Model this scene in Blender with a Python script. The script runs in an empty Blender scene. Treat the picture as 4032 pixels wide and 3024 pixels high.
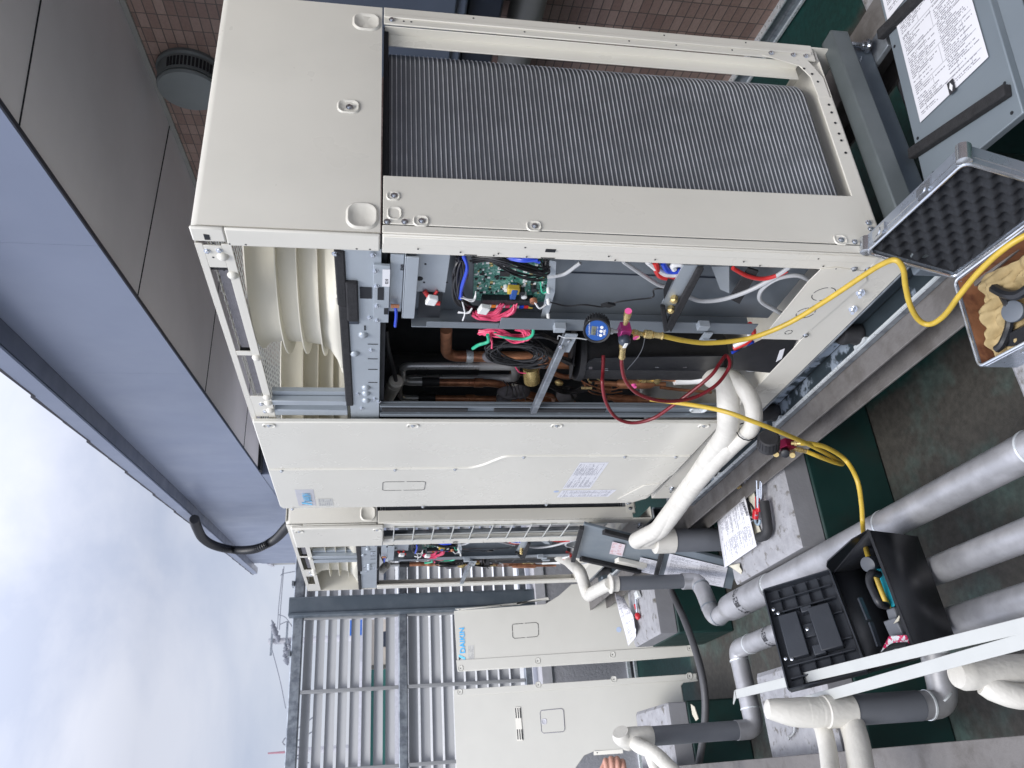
import bpy, bmesh, math, random
from mathutils import Vector, Matrix
random.seed(7)
SC = bpy.context.scene
COL = SC.collection
V = Vector
# ---------------------------------------------------------------- camera
CAM = V((-1.12125971, -1.4390161, 1.24935242)); FPX = 3079.96
YAW, PITCH, ROLL = math.radians(27.337), math.radians(9.7463), math.radians(-0.583)
FW = V((math.sin(YAW)*math.cos(PITCH), math.cos(YAW)*math.cos(PITCH), -math.sin(PITCH)))
R0 = V((math.cos(YAW), -math.sin(YAW), 0)); D0 = -(R0.cross(FW))
CR = math.cos(ROLL)*R0 + math.sin(ROLL)*D0
CD = -math.sin(ROLL)*R0 + math.cos(ROLL)*D0
cam = bpy.data.cameras.new('camera'); camo = bpy.data.objects.new('camera', cam); COL.objects.link(camo)
cam.sensor_fit = 'HORIZONTAL'; cam.sensor_width = 36; cam.lens = FPX/4032*36
cam.clip_start = .02; cam.clip_end = 600
camo.matrix_world = Matrix(((CD.x, CR.x, -FW.x, CAM.x), (CD.y, CR.y, -FW.y, CAM.y), (CD.z, CR.z, -FW.z, CAM.z), (0, 0, 0, 1)))
SC.camera = camo
cam.dof.use_dof = True; cam.dof.focus_distance = 2.6; cam.dof.aperture_fstop = 9
# ---------------------------------------------------------------- sky, sun, exposure
w = bpy.data.worlds.new('World'); SC.world = w; w.use_nodes = True
nt = w.node_tree; N = nt.nodes; L = nt.links; N.clear()
SUN_EL, SUN_AZ = math.radians(58), math.radians(226)      # azimuth: clockwise from +Y
out = N.new('ShaderNodeOutputWorld'); bg = N.new('ShaderNodeBackground'); L.new(bg.outputs[0], out.inputs[0])
sky = N.new('ShaderNodeTexSky'); sky.sky_type = 'NISHITA'; sky.sun_disc = False
sky.sun_elevation = SUN_EL; sky.sun_rotation = SUN_AZ
tc = N.new('ShaderNodeTexCoord'); mp = N.new('ShaderNodeMapping'); mp.inputs['Scale'].default_value = (1, 1, 1.9)
L.new(tc.outputs['Generated'], mp.inputs[0])
n1 = N.new('ShaderNodeTexNoise'); n1.inputs['Scale'].default_value = 3.1; n1.inputs['Detail'].default_value = 7; n1.inputs['Roughness'].default_value = .55; n1.inputs['Distortion'].default_value = .35
L.new(mp.outputs[0], n1.inputs[0])
cr = N.new('ShaderNodeValToRGB'); cr.color_ramp.elements[0].position = .38; cr.color_ramp.elements[1].position = .64
cr.color_ramp.elements[0].color = (3.2, 3.45, 4.25, 1); cr.color_ramp.elements[1].color = (4.45, 4.55, 5.1, 1)
L.new(n1.outputs[0], cr.inputs[0])
# overcast: the zenith is brighter than the horizon
sx = N.new('ShaderNodeSeparateXYZ'); L.new(tc.outputs['Generated'], sx.inputs[0])
mr = N.new('ShaderNodeMapRange'); mr.inputs[1].default_value = .25; mr.inputs[2].default_value = 1; mr.inputs[3].default_value = 1; mr.inputs[4].default_value = 3.8
L.new(sx.outputs[2], mr.inputs[0])
vm = N.new('ShaderNodeVectorMath'); vm.operation = 'SCALE'; L.new(cr.outputs[0], vm.inputs[0]); L.new(mr.outputs[0], vm.inputs[3])
mx = N.new('ShaderNodeMix'); mx.data_type = 'RGBA'; mx.inputs[0].default_value = .88
L.new(sky.outputs[0], mx.inputs[6]); L.new(vm.outputs[0], mx.inputs[7]); L.new(mx.outputs[2], bg.inputs[0])
bg.inputs[1].default_value = .105
sl = bpy.data.lights.new('sun', 'SUN'); sl.energy = 1.6; sl.angle = math.radians(24); sl.color = (1, .975, .94)
so = bpy.data.objects.new('sun', sl); COL.objects.link(so)
sd = V((math.sin(SUN_AZ)*math.cos(SUN_EL), math.cos(SUN_AZ)*math.cos(SUN_EL), math.sin(SUN_EL)))
so.rotation_euler = (-sd).to_track_quat('-Z', 'Y').to_euler(); so.location = (0, 0, 12)
SC.view_settings.view_transform = 'Standard'; SC.view_settings.look = 'None'
SC.view_settings.exposure = .66; SC.view_settings.gamma = 1
SC.render.engine = 'CYCLES'; SC.cycles.max_bounces = 7
# ---------------------------------------------------------------- helpers
def P(px, py, ax, val):
    """point of the plane axis=val that the measured photo pixel falls on (survey helper)"""
    v = FW + CR*((1512-py)/FPX) + CD*((px-2016)/FPX)
    return CAM + v*((val-CAM[ax])/v[ax])
def Pd(px, py, t):
    return CAM + (FW + CR*((1512-py)/FPX) + CD*((px-2016)/FPX))*t
def link(o, parent=None):
    COL.objects.link(o)
    if parent is not None: o.parent = parent
    return o
def thing(name, label, cat, loc=(0, 0, 0), group=None):
    o = bpy.data.objects.new(name, None); o.empty_display_size = .1
    link(o); o.location = loc; o['label'] = label; o['category'] = cat; o['_o'] = list(loc)
    if group: o['group'] = group
    return o
def tag(o, label, cat, group=None):
    o['label'] = label; o['category'] = cat
    if group: o['group'] = group
    return o
def struct(o): o['kind'] = 'structure'; return o
def org(p):
    while p is not None:
        if '_o' in p: return V(p['_o'])
        p = p.parent
    return V((0, 0, 0))
def frame(ax, up=V((0, 0, 1))):
    a = V(ax).normalized(); u = V(up)
    if abs(a.dot(u)) > .98: u = V((1, 0, 0)) if abs(a.x) < .9 else V((0, 1, 0))
    s = a.cross(u).normalized(); return a, s, s.cross(a).normalized()
def smoothpath(pts, r=.03, k=5):
    pts = [V(p) for p in pts]; o = [pts[0]]
    for i in range(1, len(pts)-1):
        a, b, c = pts[i-1], pts[i], pts[i+1]
        d1 = min(r, (a-b).length*.49); d2 = min(r, (c-b).length*.49)
        p = b+(a-b).normalized()*d1; q = b+(c-b).normalized()*d2
        for j in range(k+1):
            t = j/k; o.append(p*(1-t)**2+b*2*t*(1-t)+q*t*t)
    o.append(pts[-1]); return o
def spline(pts, k=8):
    pts = [V(p) for p in pts]; q = [pts[0]*2-pts[1]]+pts+[pts[-1]*2-pts[-2]]; o = []
    for i in range(1, len(q)-2):
        a, b, c, d = q[i-1:i+3]
        for j in range(k):
            t = j/k
            o.append(.5*((2*b)+(c-a)*t+(2*a-5*b+4*c-d)*t*t+(3*b-a-3*c+d)*t**3))
    o.append(pts[-1]); return o
class MB:
    def __init__(s): s.v = []; s.f = []; s.m = []; s.uv = {}; s.mi = 0
    def add(s, vs, fs):
        n = len(s.v); s.v += [V(p) for p in vs]
        for f in fs: s.f.append([n+i for i in f]); s.m.append(s.mi)
        return s
    def box(s, x0, x1, y0, y1, z0, z1):
        return s.add([(x, y, z) for x in (x0, x1) for y in (y0, y1) for z in (z0, z1)],
                     [(0, 1, 3, 2), (4, 6, 7, 5), (0, 4, 5, 1), (2, 3, 7, 6), (0, 2, 6, 4), (1, 5, 7, 3)])
    def hull8(s, p):      # 4 bottom + 4 top
        return s.add(p, [(3, 2, 1, 0), (4, 5, 6, 7), (0, 1, 5, 4), (1, 2, 6, 5), (2, 3, 7, 6), (3, 0, 4, 7)])
    def beam(s, p, q, w, h, up=(0, 0, 1)):
        p, q = V(p), V(q); a, sd, u = frame(q-p, up); sd = sd*(w/2); u = u*(h/2)
        return s.hull8([p-sd-u, p+sd-u, p+sd+u, p-sd+u, q-sd-u, q+sd-u, q+sd+u, q-sd+u])
    def obox(s, c, ex, ey, ez):
        c, ex, ey, ez = V(c), V(ex), V(ey), V(ez)
        return s.hull8([c-ex-ey-ez, c+ex-ey-ez, c+ex+ey-ez, c-ex+ey-ez, c-ex-ey+ez, c+ex-ey+ez, c+ex+ey+ez, c-ex+ey+ez])
    def tube(s, pts, r, n=10, caps=True):
        pts = [V(p) for p in pts]; rr = r if isinstance(r, (list, tuple)) else [r]*len(pts); k = len(pts)
        vs = []; prev = None
        for i, p in enumerate(pts):
            d = (pts[min(i+1, k-1)]-pts[max(i-1, 0)]).normalized()
            if prev is None: a, sd, u = frame(d)
            else:
                sd = prev-d*prev.dot(d)
                sd = sd.normalized() if sd.length > 1e-6 else frame(d)[1]
                u = sd.cross(d)
            prev = sd
            for j in range(n):
                t = 2*math.pi*j/n; vs.append(p+(sd*math.cos(t)+u*math.sin(t))*rr[i])
        fs = [(i*n+j, i*n+(j+1) % n, (i+1)*n+(j+1) % n, (i+1)*n+j) for i in range(k-1) for j in range(n)]
        if caps: fs += [tuple(range(n))[::-1], tuple((k-1)*n+j for j in range(n))]
        return s.add(vs, fs)
    def lathe(s, o, ax, prof, n=20, closed=False):
        """prof: (along, radius)"""
        o = V(o); a, sd, u = frame(ax); vs = []
        for (d, r) in prof:
            for j in range(n):
                t = 2*math.pi*j/n; vs.append(o+a*d+(sd*math.cos(t)+u*math.sin(t))*max(r, 1e-5))
        k = len(prof)
        fs = [(i*n+j, i*n+(j+1) % n, (i+1)*n+(j+1) % n, (i+1)*n+j) for i in range(k-1) for j in range(n)]
        fs += [tuple(range(n))[::-1], tuple((k-1)*n+j for j in range(n))]
        return s.add(vs, fs)
    def prism(s, poly, vec):
        n = len(poly); vec = V(vec); poly = [V(p) for p in poly]
        return s.add(poly+[p+vec for p in poly], [tuple(range(n))[::-1], tuple(range(n, 2*n))]+[(i, (i+1) % n, n+(i+1) % n, n+i) for i in range(n)])
    def quad(s, a, b, c, d, uv=None):
        s.add([a, b, c, d], [(0, 1, 2, 3)])
        if uv: s.uv[len(s.f)-1] = uv
        return s
    def grid(s, fn, nu, nv, uvs=(1, 1)):
        n = len(s.v)
        for i in range(nu+1):
            for j in range(nv+1): s.v.append(V(fn(i/nu, j/nv)))
        for i in range(nu):
            for j in range(nv):
                a = n+i*(nv+1)+j; s.f.append([a, a+nv+1, a+nv+2, a+1]); s.m.append(s.mi)
                s.uv[len(s.f)-1] = [(i/nu*uvs[0], j/nv*uvs[1]), ((i+1)/nu*uvs[0], j/nv*uvs[1]), ((i+1)/nu*uvs[0], (j+1)/nv*uvs[1]), (i/nu*uvs[0], (j+1)/nv*uvs[1])]
        return s
    def disc(s, c, ax, r, h, n=14):
        return s.lathe(c, ax, [(0, r), (h, r)], n)
    def build(s, name, mat, parent=None, smooth=True, bev=0, seg=2, loc=None, thick=0):
        if parent is not None and any(k in name for k in SPLIT):
            cs = comps(len(s.v), s.f)
            if 1 < len(cs) <= 100:
                first = None
                for c in cs:
                    b = MB(); idx = {}
                    for k in c:
                        for i in s.f[k]:
                            if i not in idx: idx[i] = len(b.v); b.v.append(s.v[i])
                        b.f.append([idx[i] for i in s.f[k]]); b.m.append(s.m[k])
                        if k in s.uv: b.uv[len(b.f)-1] = s.uv[k]
                    o = b.build(name, mat, parent, smooth, bev, seg, loc, thick); first = first or o
                return first
        me = bpy.data.meshes.new(name)
        o0 = org(parent) if parent is not None else V(loc if loc is not None else (0, 0, 0))
        me.from_pydata([p-o0 for p in s.v], [], s.f)
        mats = mat if isinstance(mat, (list, tuple)) else [mat]
        for m_ in mats: me.materials.append(m_)
        for i, p in enumerate(me.polygons): p.material_index = s.m[i]
        if s.uv:
            ul = me.uv_layers.new(name='UVMap')
            for fi, uv in s.uv.items():
                for k, li in enumerate(me.polygons[fi].loop_indices): ul.data[li].uv = uv[k]
        bm = bmesh.new(); bm.from_mesh(me)
        bmesh.ops.recalc_face_normals(bm, faces=bm.faces); bm.to_mesh(me); bm.free()
        if smooth: me.shade_smooth(); me.set_sharp_from_angle(angle=math.radians(38))
        o = bpy.data.objects.new(name, me); link(o, parent)
        if parent is None: o.location = o0; o['_o'] = list(o0)
        if thick:
            md = o.modifiers.new('thickness', 'SOLIDIFY'); md.thickness = thick; md.offset = 0
        if bev:
            md = o.modifiers.new('bevel', 'BEVEL'); md.width = bev; md.segments = seg; md.limit_method = 'ANGLE'; md.angle_limit = math.radians(40); md.harden_normals = False
        return o
SPLIT = ('screw', 'rivet_disc', 'beam_disc', 'hole', 'pressed_recess', 'soffit_joint', 'clip', 'foam_end', 'foam_strip', 'shroud_web', 'deck_opening', 'lid_rib', 'lid_pocket', 'latch', 'standoff', 'vent_slot', 'staple', 'pipe_joint', 'bay_post', 'bay_seal', 'plug_row', 'cutout', 'gauge_button', 'deck_foam', 'grip_rib', 'capacitor', 'channel_', 'column_flange', 'wall_trim', 'divider', 'bracket_seal', 'post_return', 'soffit')
def comps(nv, faces):
    par = list(range(nv))
    def find(a):
        while par[a] != a: par[a] = par[par[a]]; a = par[a]
        return a
    for f in faces:
        r = find(f[0])
        for i in f[1:]:
            q = find(i)
            if q != r: par[q] = r
    g = {}
    for k, f in enumerate(faces): g.setdefault(find(f[0]), []).append(k)
    return list(g.values())
def copy_tree(o, parent=None, off=V((0, 0, 0))):
    c = o.copy(); COL.objects.link(c); c.parent = parent
    if parent is None: c.location = o.location+off
    for ch in list(o.children): copy_tree(ch, c)
    return c
# ---------------------------------------------------------------- materials
def mat(name, col, rough=.5, metal=0, var=.06, vs=6, bump=0, bs=60, col2=None, cs=3, c0=.45, c1=.62, aniso=None, coat=0, stretch=None, spec=.5, bdet=5):
    m = bpy.data.materials.new(name); m.use_nodes = True; t = m.node_tree; n = t.nodes; l = t.links
    b = n['Principled BSDF']; b.inputs['Roughness'].default_value = rough; b.inputs['Metallic'].default_value = metal
    b.inputs['Coat Weight'].default_value = coat; b.inputs['Specular IOR Level'].default_value = spec
    tc = n.new('ShaderNodeTexCoord'); src = tc.outputs['Object']
    if stretch:
        mp = n.new('ShaderNodeMapping'); mp.inputs['Scale'].default_value = stretch; l.new(src, mp.inputs[0]); src = mp.outputs[0]
    def noise(sc, det=4, ro=.55):
        x = n.new('ShaderNodeTexNoise'); x.inputs['Scale'].default_value = sc; x.inputs['Detail'].default_value = det; x.inputs['Roughness'].default_value = ro
        l.new(src, x.inputs[0]); return x.outputs[0]
    a = noise(vs)
    r = n.new('ShaderNodeMapRange'); r.inputs[1].default_value = .3; r.inputs[2].default_value = .7; r.inputs[3].default_value = 1-var; r.inputs[4].default_value = 1+var; l.new(a, r.inputs[0])
    base = n.new('ShaderNodeMix'); base.data_type = 'RGBA'; base.inputs[6].default_value = (*col, 1); base.inputs[7].default_value = (*(col2 or col), 1)
    if col2:
        q = noise(cs, 7, .62); k = n.new('ShaderNodeMapRange'); k.inputs[1].default_value = c0; k.inputs[2].default_value = c1; l.new(q, k.inputs[0]); l.new(k.outputs[0], base.inputs[0])
    else: base.inputs[0].default_value = 0
    vm = n.new('ShaderNodeVectorMath'); vm.operation = 'SCALE'; l.new(base.outputs[2], vm.inputs[0]); l.new(r.outputs[0], vm.inputs[3]); l.new(vm.outputs[0], b.inputs['Base Color'])
    rr = n.new('ShaderNodeMapRange'); rr.inputs[1].default_value = .3; rr.inputs[2].default_value = .7; rr.inputs[3].default_value = max(rough-.07, .03); rr.inputs[4].default_value = min(rough+.08, 1); l.new(noise(vs*2.3), rr.inputs[0]); l.new(rr.outputs[0], b.inputs['Roughness'])
    if bump:
        bp = n.new('ShaderNodeBump'); bp.inputs['Strength'].default_value = bump; bp.inputs['Distance'].default_value = .01
        l.new(noise(bs, bdet), bp.inputs['Height']); l.new(bp.outputs[0], b.inputs['Normal'])
    return m
M = {}
M['cream'] = mat('cream_paint', (.70, .675, .60), .32, var=.025, vs=3, bump=.012, bs=260, col2=(.65, .63, .56), cs=2.2, c0=.5, c1=.75)
M['creamp'] = mat('cream_panel_wavy', (.68, .66, .59), .24, var=.02, vs=3, bump=.5, bs=2.2, bdet=0)
M['plastic'] = mat('cream_plastic', (.66, .63, .53), .42, var=.02)
M['sheet'] = mat('galvanised_sheet', (.40, .44, .475), .42, metal=.35, var=.05, vs=9)
M['sheetd'] = mat('grey_steel_sheet', (.19, .215, .24), .4, metal=.3, var=.06, vs=7)
M['galv'] = mat('galvanised_steel', (.34, .37, .40), .36, metal=.65, var=.16, vs=22, col2=(.2, .22, .25), cs=14)
M['galvbright'] = mat('bright_galvanised', (.75, .79, .80), .3, metal=.4, var=.08, vs=20)
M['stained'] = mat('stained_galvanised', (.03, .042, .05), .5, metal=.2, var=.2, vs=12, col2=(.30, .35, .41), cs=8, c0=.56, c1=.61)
M['beam'] = mat('weathered_steel', (.165, .155, .148), .62, metal=.15, var=.18, vs=9, bump=.15, bs=120, col2=(.10, .092, .085), cs=9)
M['beamtop'] = mat('painted_steel_rail', (.13, .15, .155), .42, metal=.3, var=.1, vs=8)
M['screw'] = mat('zinc_screw', (.62, .65, .70), .2, metal=.95, var=.1, vs=60)
M['black'] = mat('black_plastic', (.012, .013, .016), .42, var=.2)
M['rubber'] = mat('black_rubber', (.02, .02, .022), .65, var=.25, vs=20, bump=.15, bs=90)
M['foam'] = mat('black_foam', (.022, .022, .024), .95, var=.25, vs=60, bump=.4, bs=320)
M['gfoam'] = mat('grey_foam', (.17, .165, .18), .95, var=.1, vs=60, bump=.3, bs=300)
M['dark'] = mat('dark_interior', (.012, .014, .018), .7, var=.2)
M['navy'] = mat('dark_navy_sheet', (.035, .045, .065), .4, metal=.2, var=.1)
M['copper'] = mat('copper_tube', (.62, .29, .16), .34, metal=.5, var=.25, vs=14, col2=(.28, .11, .06), cs=11, c0=.4, c1=.65)
M['brass'] = mat('brass', (.66, .50, .22), .26, metal=.75, var=.15, vs=30)
M['steelp'] = mat('steel_tube', (.46, .47, .47), .3, metal=.5, var=.15, vs=10)
M['steelg'] = mat('grey_coated_tube', (.40, .41, .42), .5, metal=.2)
M['white'] = mat('white_plastic', (.75, .75, .73), .4)
M['wire_k'] = mat('black_wire', (.014, .014, .016), .38)
M['wire_b'] = mat('blue_wire', (.02, .06, .5), .35)
M['wire_p'] = mat('pink_wire', (.75, .08, .18), .38)
M['wire_r'] = mat('red_wire', (.55, .03, .03), .38)
M['wire_w'] = mat('white_wire', (.7, .7, .7), .38)
M['wire_g'] = mat('green_wire', (.03, .42, .24), .38)
M['wire_gr'] = mat('grey_cable', (.42, .43, .44), .42)
M['wire_o'] = mat('orange_wire', (.8, .25, .03), .4)
M['pcb'] = mat('circuit_board_green', (.03, .16, .12), .4, var=.3, vs=120, col2=(.16, .34, .28), cs=160, c0=.5, c1=.56)
M['bolt_lag'] = mat('duct_jacket', (.42, .42, .435), .40, metal=.45, var=.1, vs=9, bump=.05, bs=30, col2=(.32, .32, .33), cs=7)
M['pipeg'] = mat('grey_pvc_pipe', (.115, .122, .135), .45, var=.06, vs=8)
def wrapm():
    m = mat('wrapped_insulation_tape', (.60, .58, .525), .5, var=.05, vs=14, bump=.22, bs=55, stretch=(1, 3, 1), col2=(.50, .48, .43), cs=6, c0=.5, c1=.8); return m
M['wrap'] = wrapm()
M['concrete'] = mat('painted_concrete_side', (.27, .27, .285), .6, var=.07, vs=10, bump=.12, bs=60)
M['ctop'] = mat('weathered_block_top', (.31, .31, .325), .8, var=.12, vs=22, bump=.3, bs=70, col2=(.11, .10, .085), cs=19, c0=.56, c1=.68)
M['parapet'] = mat('textured_wall_paint', (.36, .36, .39), .8, var=.07, vs=4, bump=.5, bs=45)
M['cap'] = mat('wall_cap_paint', (.50, .50, .53), .7, var=.1, vs=12, bump=.1, bs=60)
M['louver'] = mat('louver_paint', (.33, .335, .34), .5, var=.04, vs=2)
M['fascia'] = mat('blue_grey_metal_cladding', (.175, .205, .285), .36, metal=.1, var=.04, vs=.9, bump=.05, bs=1.3)
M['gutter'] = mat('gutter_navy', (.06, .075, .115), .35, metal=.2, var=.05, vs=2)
M['soffit'] = mat('grey_brown_soffit_board', (.80, .775, .78), .75, var=.07, vs=1.2, bump=.05, bs=200)
M['rope'] = mat('slate_roof_edge', (.07, .07, .08), .8)
M['colgrey'] = mat('slate_painted_steel', (.10, .125, .15), .42, metal=.1, var=.08, vs=4, col2=(.13, .155, .18), cs=5)
M['yellow'] = mat('yellow_hose_rubber', (.52, .36, .045), .4, var=.08, vs=20, col2=(.38, .26, .035), cs=18, c0=.55, c1=.8)
M['redhose'] = mat('dark_red_hose_rubber', (.17, .012, .018), .33, var=.1, vs=20)
M['magenta'] = mat('magenta_anodised', (.62, .07, .28), .25, metal=.7, var=.05)
M['maroon'] = mat('dark_red_anodised', (.30, .01, .06), .3, metal=.6, var=.05)
M['gblue'] = mat('gauge_blue_face', (.012, .075, .30), .35, var=.04)
M['lcd'] = mat('lcd_grey', (.16, .17, .13), .3, var=.05)
M['pink'] = mat('pink_cap', (.85, .12, .36), .4)
M['alu'] = mat('aluminium_case', (.66, .69, .73), .2, metal=.9, var=.05, vs=12)
M['alup'] = mat('aluminium_panel', (.36, .40, .46), .3, metal=.6, var=.07, vs=12)
M['wood'] = mat('stained_plywood', (.26, .115, .055), .6, var=.15, vs=8, stretch=(3, 14, 3), col2=(.09, .03, .017), cs=5, c0=.5, c1=.68)
M['eggfoam'] = mat('charcoal_egg_foam', (.016, .018, .022), .95, var=.15, vs=80, bump=.25, bs=400)
M['canvas'] = mat('tan_cloth', (.36, .27, .13), .8, var=.07, vs=30, bump=.5, bs=26)
M['redtool'] = mat('red_tool_plastic', (.52, .02, .03), .32)
M['teal'] = mat('teal_plastic', (.01, .30, .38), .4)
M['skin'] = mat('skin', (.52, .27, .20), .5, var=.08, vs=40)
M['paper'] = mat('white_paper', (.74, .74, .76), .8, var=.02)
M['cardb'] = mat('torn_card', (.55, .52, .42), .9, var=.08, bump=.2)
M['slate'] = mat('blue_grey_painted_panel', (.20, .235, .265), .38, metal=.15, var=.05, vs=4)
M['barwhite'] = mat('white_painted_bar', (.44, .45, .43), .35, var=.04, vs=9)
M['wallunit'] = mat('grey_blue_enamel', (.14, .17, .22), .4, var=.05)
M['ductpaint'] = mat('beige_grey_duct', (.30, .30, .28), .5, var=.05)
M['daikin'] = mat('logo_blue', (.05, .42, .80), .4)
M['logok'] = mat('logo_dark', (.03, .04, .06), .4)
M['beamk'] = M['beam']
M['ink'] = mat('black_ink', (.03, .03, .035), .6)
M['inkg'] = mat('grey_ink', (.22, .22, .24), .6)
M['glass'] = mat('clear_acrylic', (.6, .62, .62), .1)
def uvmat(name, build):
    m = bpy.data.materials.new(name); m.use_nodes = True; t = m.node_tree
    build(t, t.nodes, t.links, t.nodes['Principled BSDF']); return m
def _tiles(t, n, l, b):
    uv = n.new('ShaderNodeUVMap'); br = n.new('ShaderNodeTexBrick'); l.new(uv.outputs[0], br.inputs[0])
    br.offset = 0; br.squash = 1; br.inputs['Scale'].default_value = 1
    br.inputs['Brick Width'].default_value = .1; br.inputs['Row Height'].default_value = .05; br.inputs['Mortar Size'].default_value = .0032; br.inputs['Mortar Smooth'].default_value = .3
    br.inputs['Color1'].default_value = (.38, .27, .225, 1); br.inputs['Color2'].default_value = (.23, .145, .12, 1); br.inputs['Mortar'].default_value = (.12, .10, .09, 1); br.inputs['Bias'].default_value = -.15
    no = n.new('ShaderNodeTexNoise'); no.inputs['Scale'].default_value = 60; no.inputs['Detail'].default_value = 5; l.new(uv.outputs[0], no.inputs[0])
    mr = n.new('ShaderNodeMapRange'); mr.inputs[3].default_value = .8; mr.inputs[4].default_value = 1.2; l.new(no.outputs[0], mr.inputs[0])
    vm = n.new('ShaderNodeVectorMath'); vm.operation = 'SCALE'; l.new(br.outputs[0], vm.inputs[0]); l.new(mr.outputs[0], vm.inputs[3]); l.new(vm.outputs[0], b.inputs['Base Color'])
    b.inputs['Roughness'].default_value = .6
    ad = n.new('ShaderNodeMath'); ad.operation = 'MULTIPLY_ADD'; ad.inputs[1].default_value = -1.2; l.new(br.outputs['Fac'], ad.inputs[0]); l.new(no.outputs[0], ad.inputs[2])
    bp = n.new('ShaderNodeBump'); bp.inputs['Strength'].default_value = .5; bp.inputs['Distance'].default_value = .004; l.new(ad.outputs[0], bp.inputs['Height']); l.new(bp.outputs[0], b.inputs['Normal'])
M['tiles'] = uvmat('brown_ceramic_tiles', _tiles)
def _doc(rows, cols, dens, seed, ink=(.30, .30, .33), paper=(.74, .74, .78)):
    def f(t, n, l, b):
        uv = n.new('ShaderNodeUVMap'); mp = n.new('ShaderNodeMapping'); mp.inputs['Location'].default_value = (seed*.37, seed*.13, 0); l.new(uv.outputs[0], mp.inputs[0])
        sx = n.new('ShaderNodeSeparateXYZ'); l.new(mp.outputs[0], sx.inputs[0])
        def math_(op, a, b_=None):
            x = n.new('ShaderNodeMath'); x.operation = op
            for i, q in enumerate((a, b_)):
                if q is None: continue
                if isinstance(q, (int, float)): x.inputs[i].default_value = q
                else: l.new(q, x.inputs[i])
            return x.outputs[0]
        rv = math_('MULTIPLY', sx.outputs[1], rows); line = math_('LESS_THAN', math_('FRACT', rv), .52); rid = math_('FLOOR', rv)
        def wn(v, k):
            q = n.new('ShaderNodeTexWhiteNoise'); q.noise_dimensions = '1D'; l.new(math_('ADD', v, k), q.inputs['W']); return q.outputs[0]
        s1 = n.new('ShaderNodeSeparateXYZ'); l.new(uv.outputs[0], s1.inputs[0]); ux = s1.outputs[0]
        colid = math_('FLOOR', math_('MULTIPLY', ux, 2)); cx = math_('FRACT', math_('MULTIPLY', ux, 2))
        key = math_('ADD', rid, math_('MULTIPLY', colid, 37.3))
        ln = math_('ADD', math_('MULTIPLY', wn(key, 3.1+seed), .75), .25)
        row = math_('MULTIPLY', line, math_('MULTIPLY', math_('LESS_THAN', cx, ln), math_('GREATER_THAN', wn(key, 9.7), dens-.27)))
        word = math_('GREATER_THAN', wn(math_('ADD', math_('FLOOR', math_('MULTIPLY', ux, cols)), math_('MULTIPLY', rid, 91.7)), .5), .22)
        ink_ = math_('MULTIPLY', math_('MULTIPLY', row, word), math_('GREATER_THAN', cx, .05))
        # box rules of the form
        bx = n.new('ShaderNodeTexBrick'); bx.inputs['Scale'].default_value = 1; bx.inputs['Brick Width'].default_value = .34; bx.inputs['Row Height'].default_value = .17; bx.inputs['Mortar Size'].default_value = .004; bx.inputs['Mortar Smooth'].default_value = 0; l.new(mp.outputs[0], bx.inputs[0])
        a = math_('MAXIMUM', ink_, math_('MULTIPLY', bx.outputs['Fac'], .6))
        # margins
        s0 = n.new('ShaderNodeSeparateXYZ'); l.new(uv.outputs[0], s0.inputs[0])
        g = 1
        for c_ in (0, 1):
            e = math_('MULTIPLY', math_('GREATER_THAN', s0.outputs[c_], .045), math_('LESS_THAN', s0.outputs[c_], .955)); g = e if g == 1 else math_('MULTIPLY', g, e)
        a = math_('MULTIPLY', a, g)
        mx = n.new('ShaderNodeMix'); mx.data_type = 'RGBA'; l.new(a, mx.inputs[0]); mx.inputs[6].default_value = (*paper, 1); mx.inputs[7].default_value = (*ink, 1)
        l.new(mx.outputs[2], b.inputs['Base Color']); b.inputs['Roughness'].default_value = .7
    return f
M['doc1'] = uvmat('printed_form_dense', _doc(52, 120, .36, 1, ink=(.26, .26, .29), paper=(.72, .72, .76)))
M['doc2'] = uvmat('printed_form', _doc(40, 60, .45, 2))
M['doc3'] = uvmat('printed_sheet_light', _doc(36, 60, .42, 3, ink=(.24, .24, .28), paper=(.72, .72, .75)))
M['docpink'] = uvmat('printed_pink_form', _doc(16, 26, .42, 4, ink=(.55, .25, .25), paper=(.70, .62, .64)))
# ---------------------------------------------------------------- small shared builders
def screws(mb, pts, ax, r=.0065):
    a = V(ax).normalized()
    for p in pts:
        p = V(p); mb.lathe(p, a, [(0, r*1.35), (.0012, r*1.35), (.0016, r*.9), (.005, r*.85), (.0058, r*.6)], 8)
def domes(mb, pts, ax, r=.017):
    for p in pts: mb.lathe(V(p), V(ax), [(0, r), (.003, r*.95), (.007, r*.72), (.0095, r*.35), (.010, r*.25)], 16)
def text(body, size, origin, xdir, ydir, mtl, name, parent=None, align='LEFT', ext=.0004, bold=0, shear=0, sx=1, loc=None):
    cu = bpy.data.curves.new(name, 'FONT'); cu.body = body; cu.size = size; cu.align_x = align; cu.extrude = ext; cu.offset = bold; cu.shear = shear
    to = bpy.data.objects.new('tmp', cu); COL.objects.link(to); bpy.context.view_layer.update()
    me = bpy.data.meshes.new_from_object(to.evaluated_get(bpy.context.evaluated_depsgraph_get())); bpy.data.objects.remove(to)
    x, y = V(xdir).normalized(), V(ydir).normalized(); z = x.cross(y)
    o0 = org(parent) if parent is not None else V(loc or (0, 0, 0)); o_ = V(origin)
    for v in me.vertices: v.co = o_+x*(v.co.x*sx)+y*v.co.y+z*v.co.z-o0
    me.materials.clear(); me.materials.append(mtl)
    o = bpy.data.objects.new(name, me); link(o, parent)
    if parent is None: o.location = o0
    return o
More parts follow.
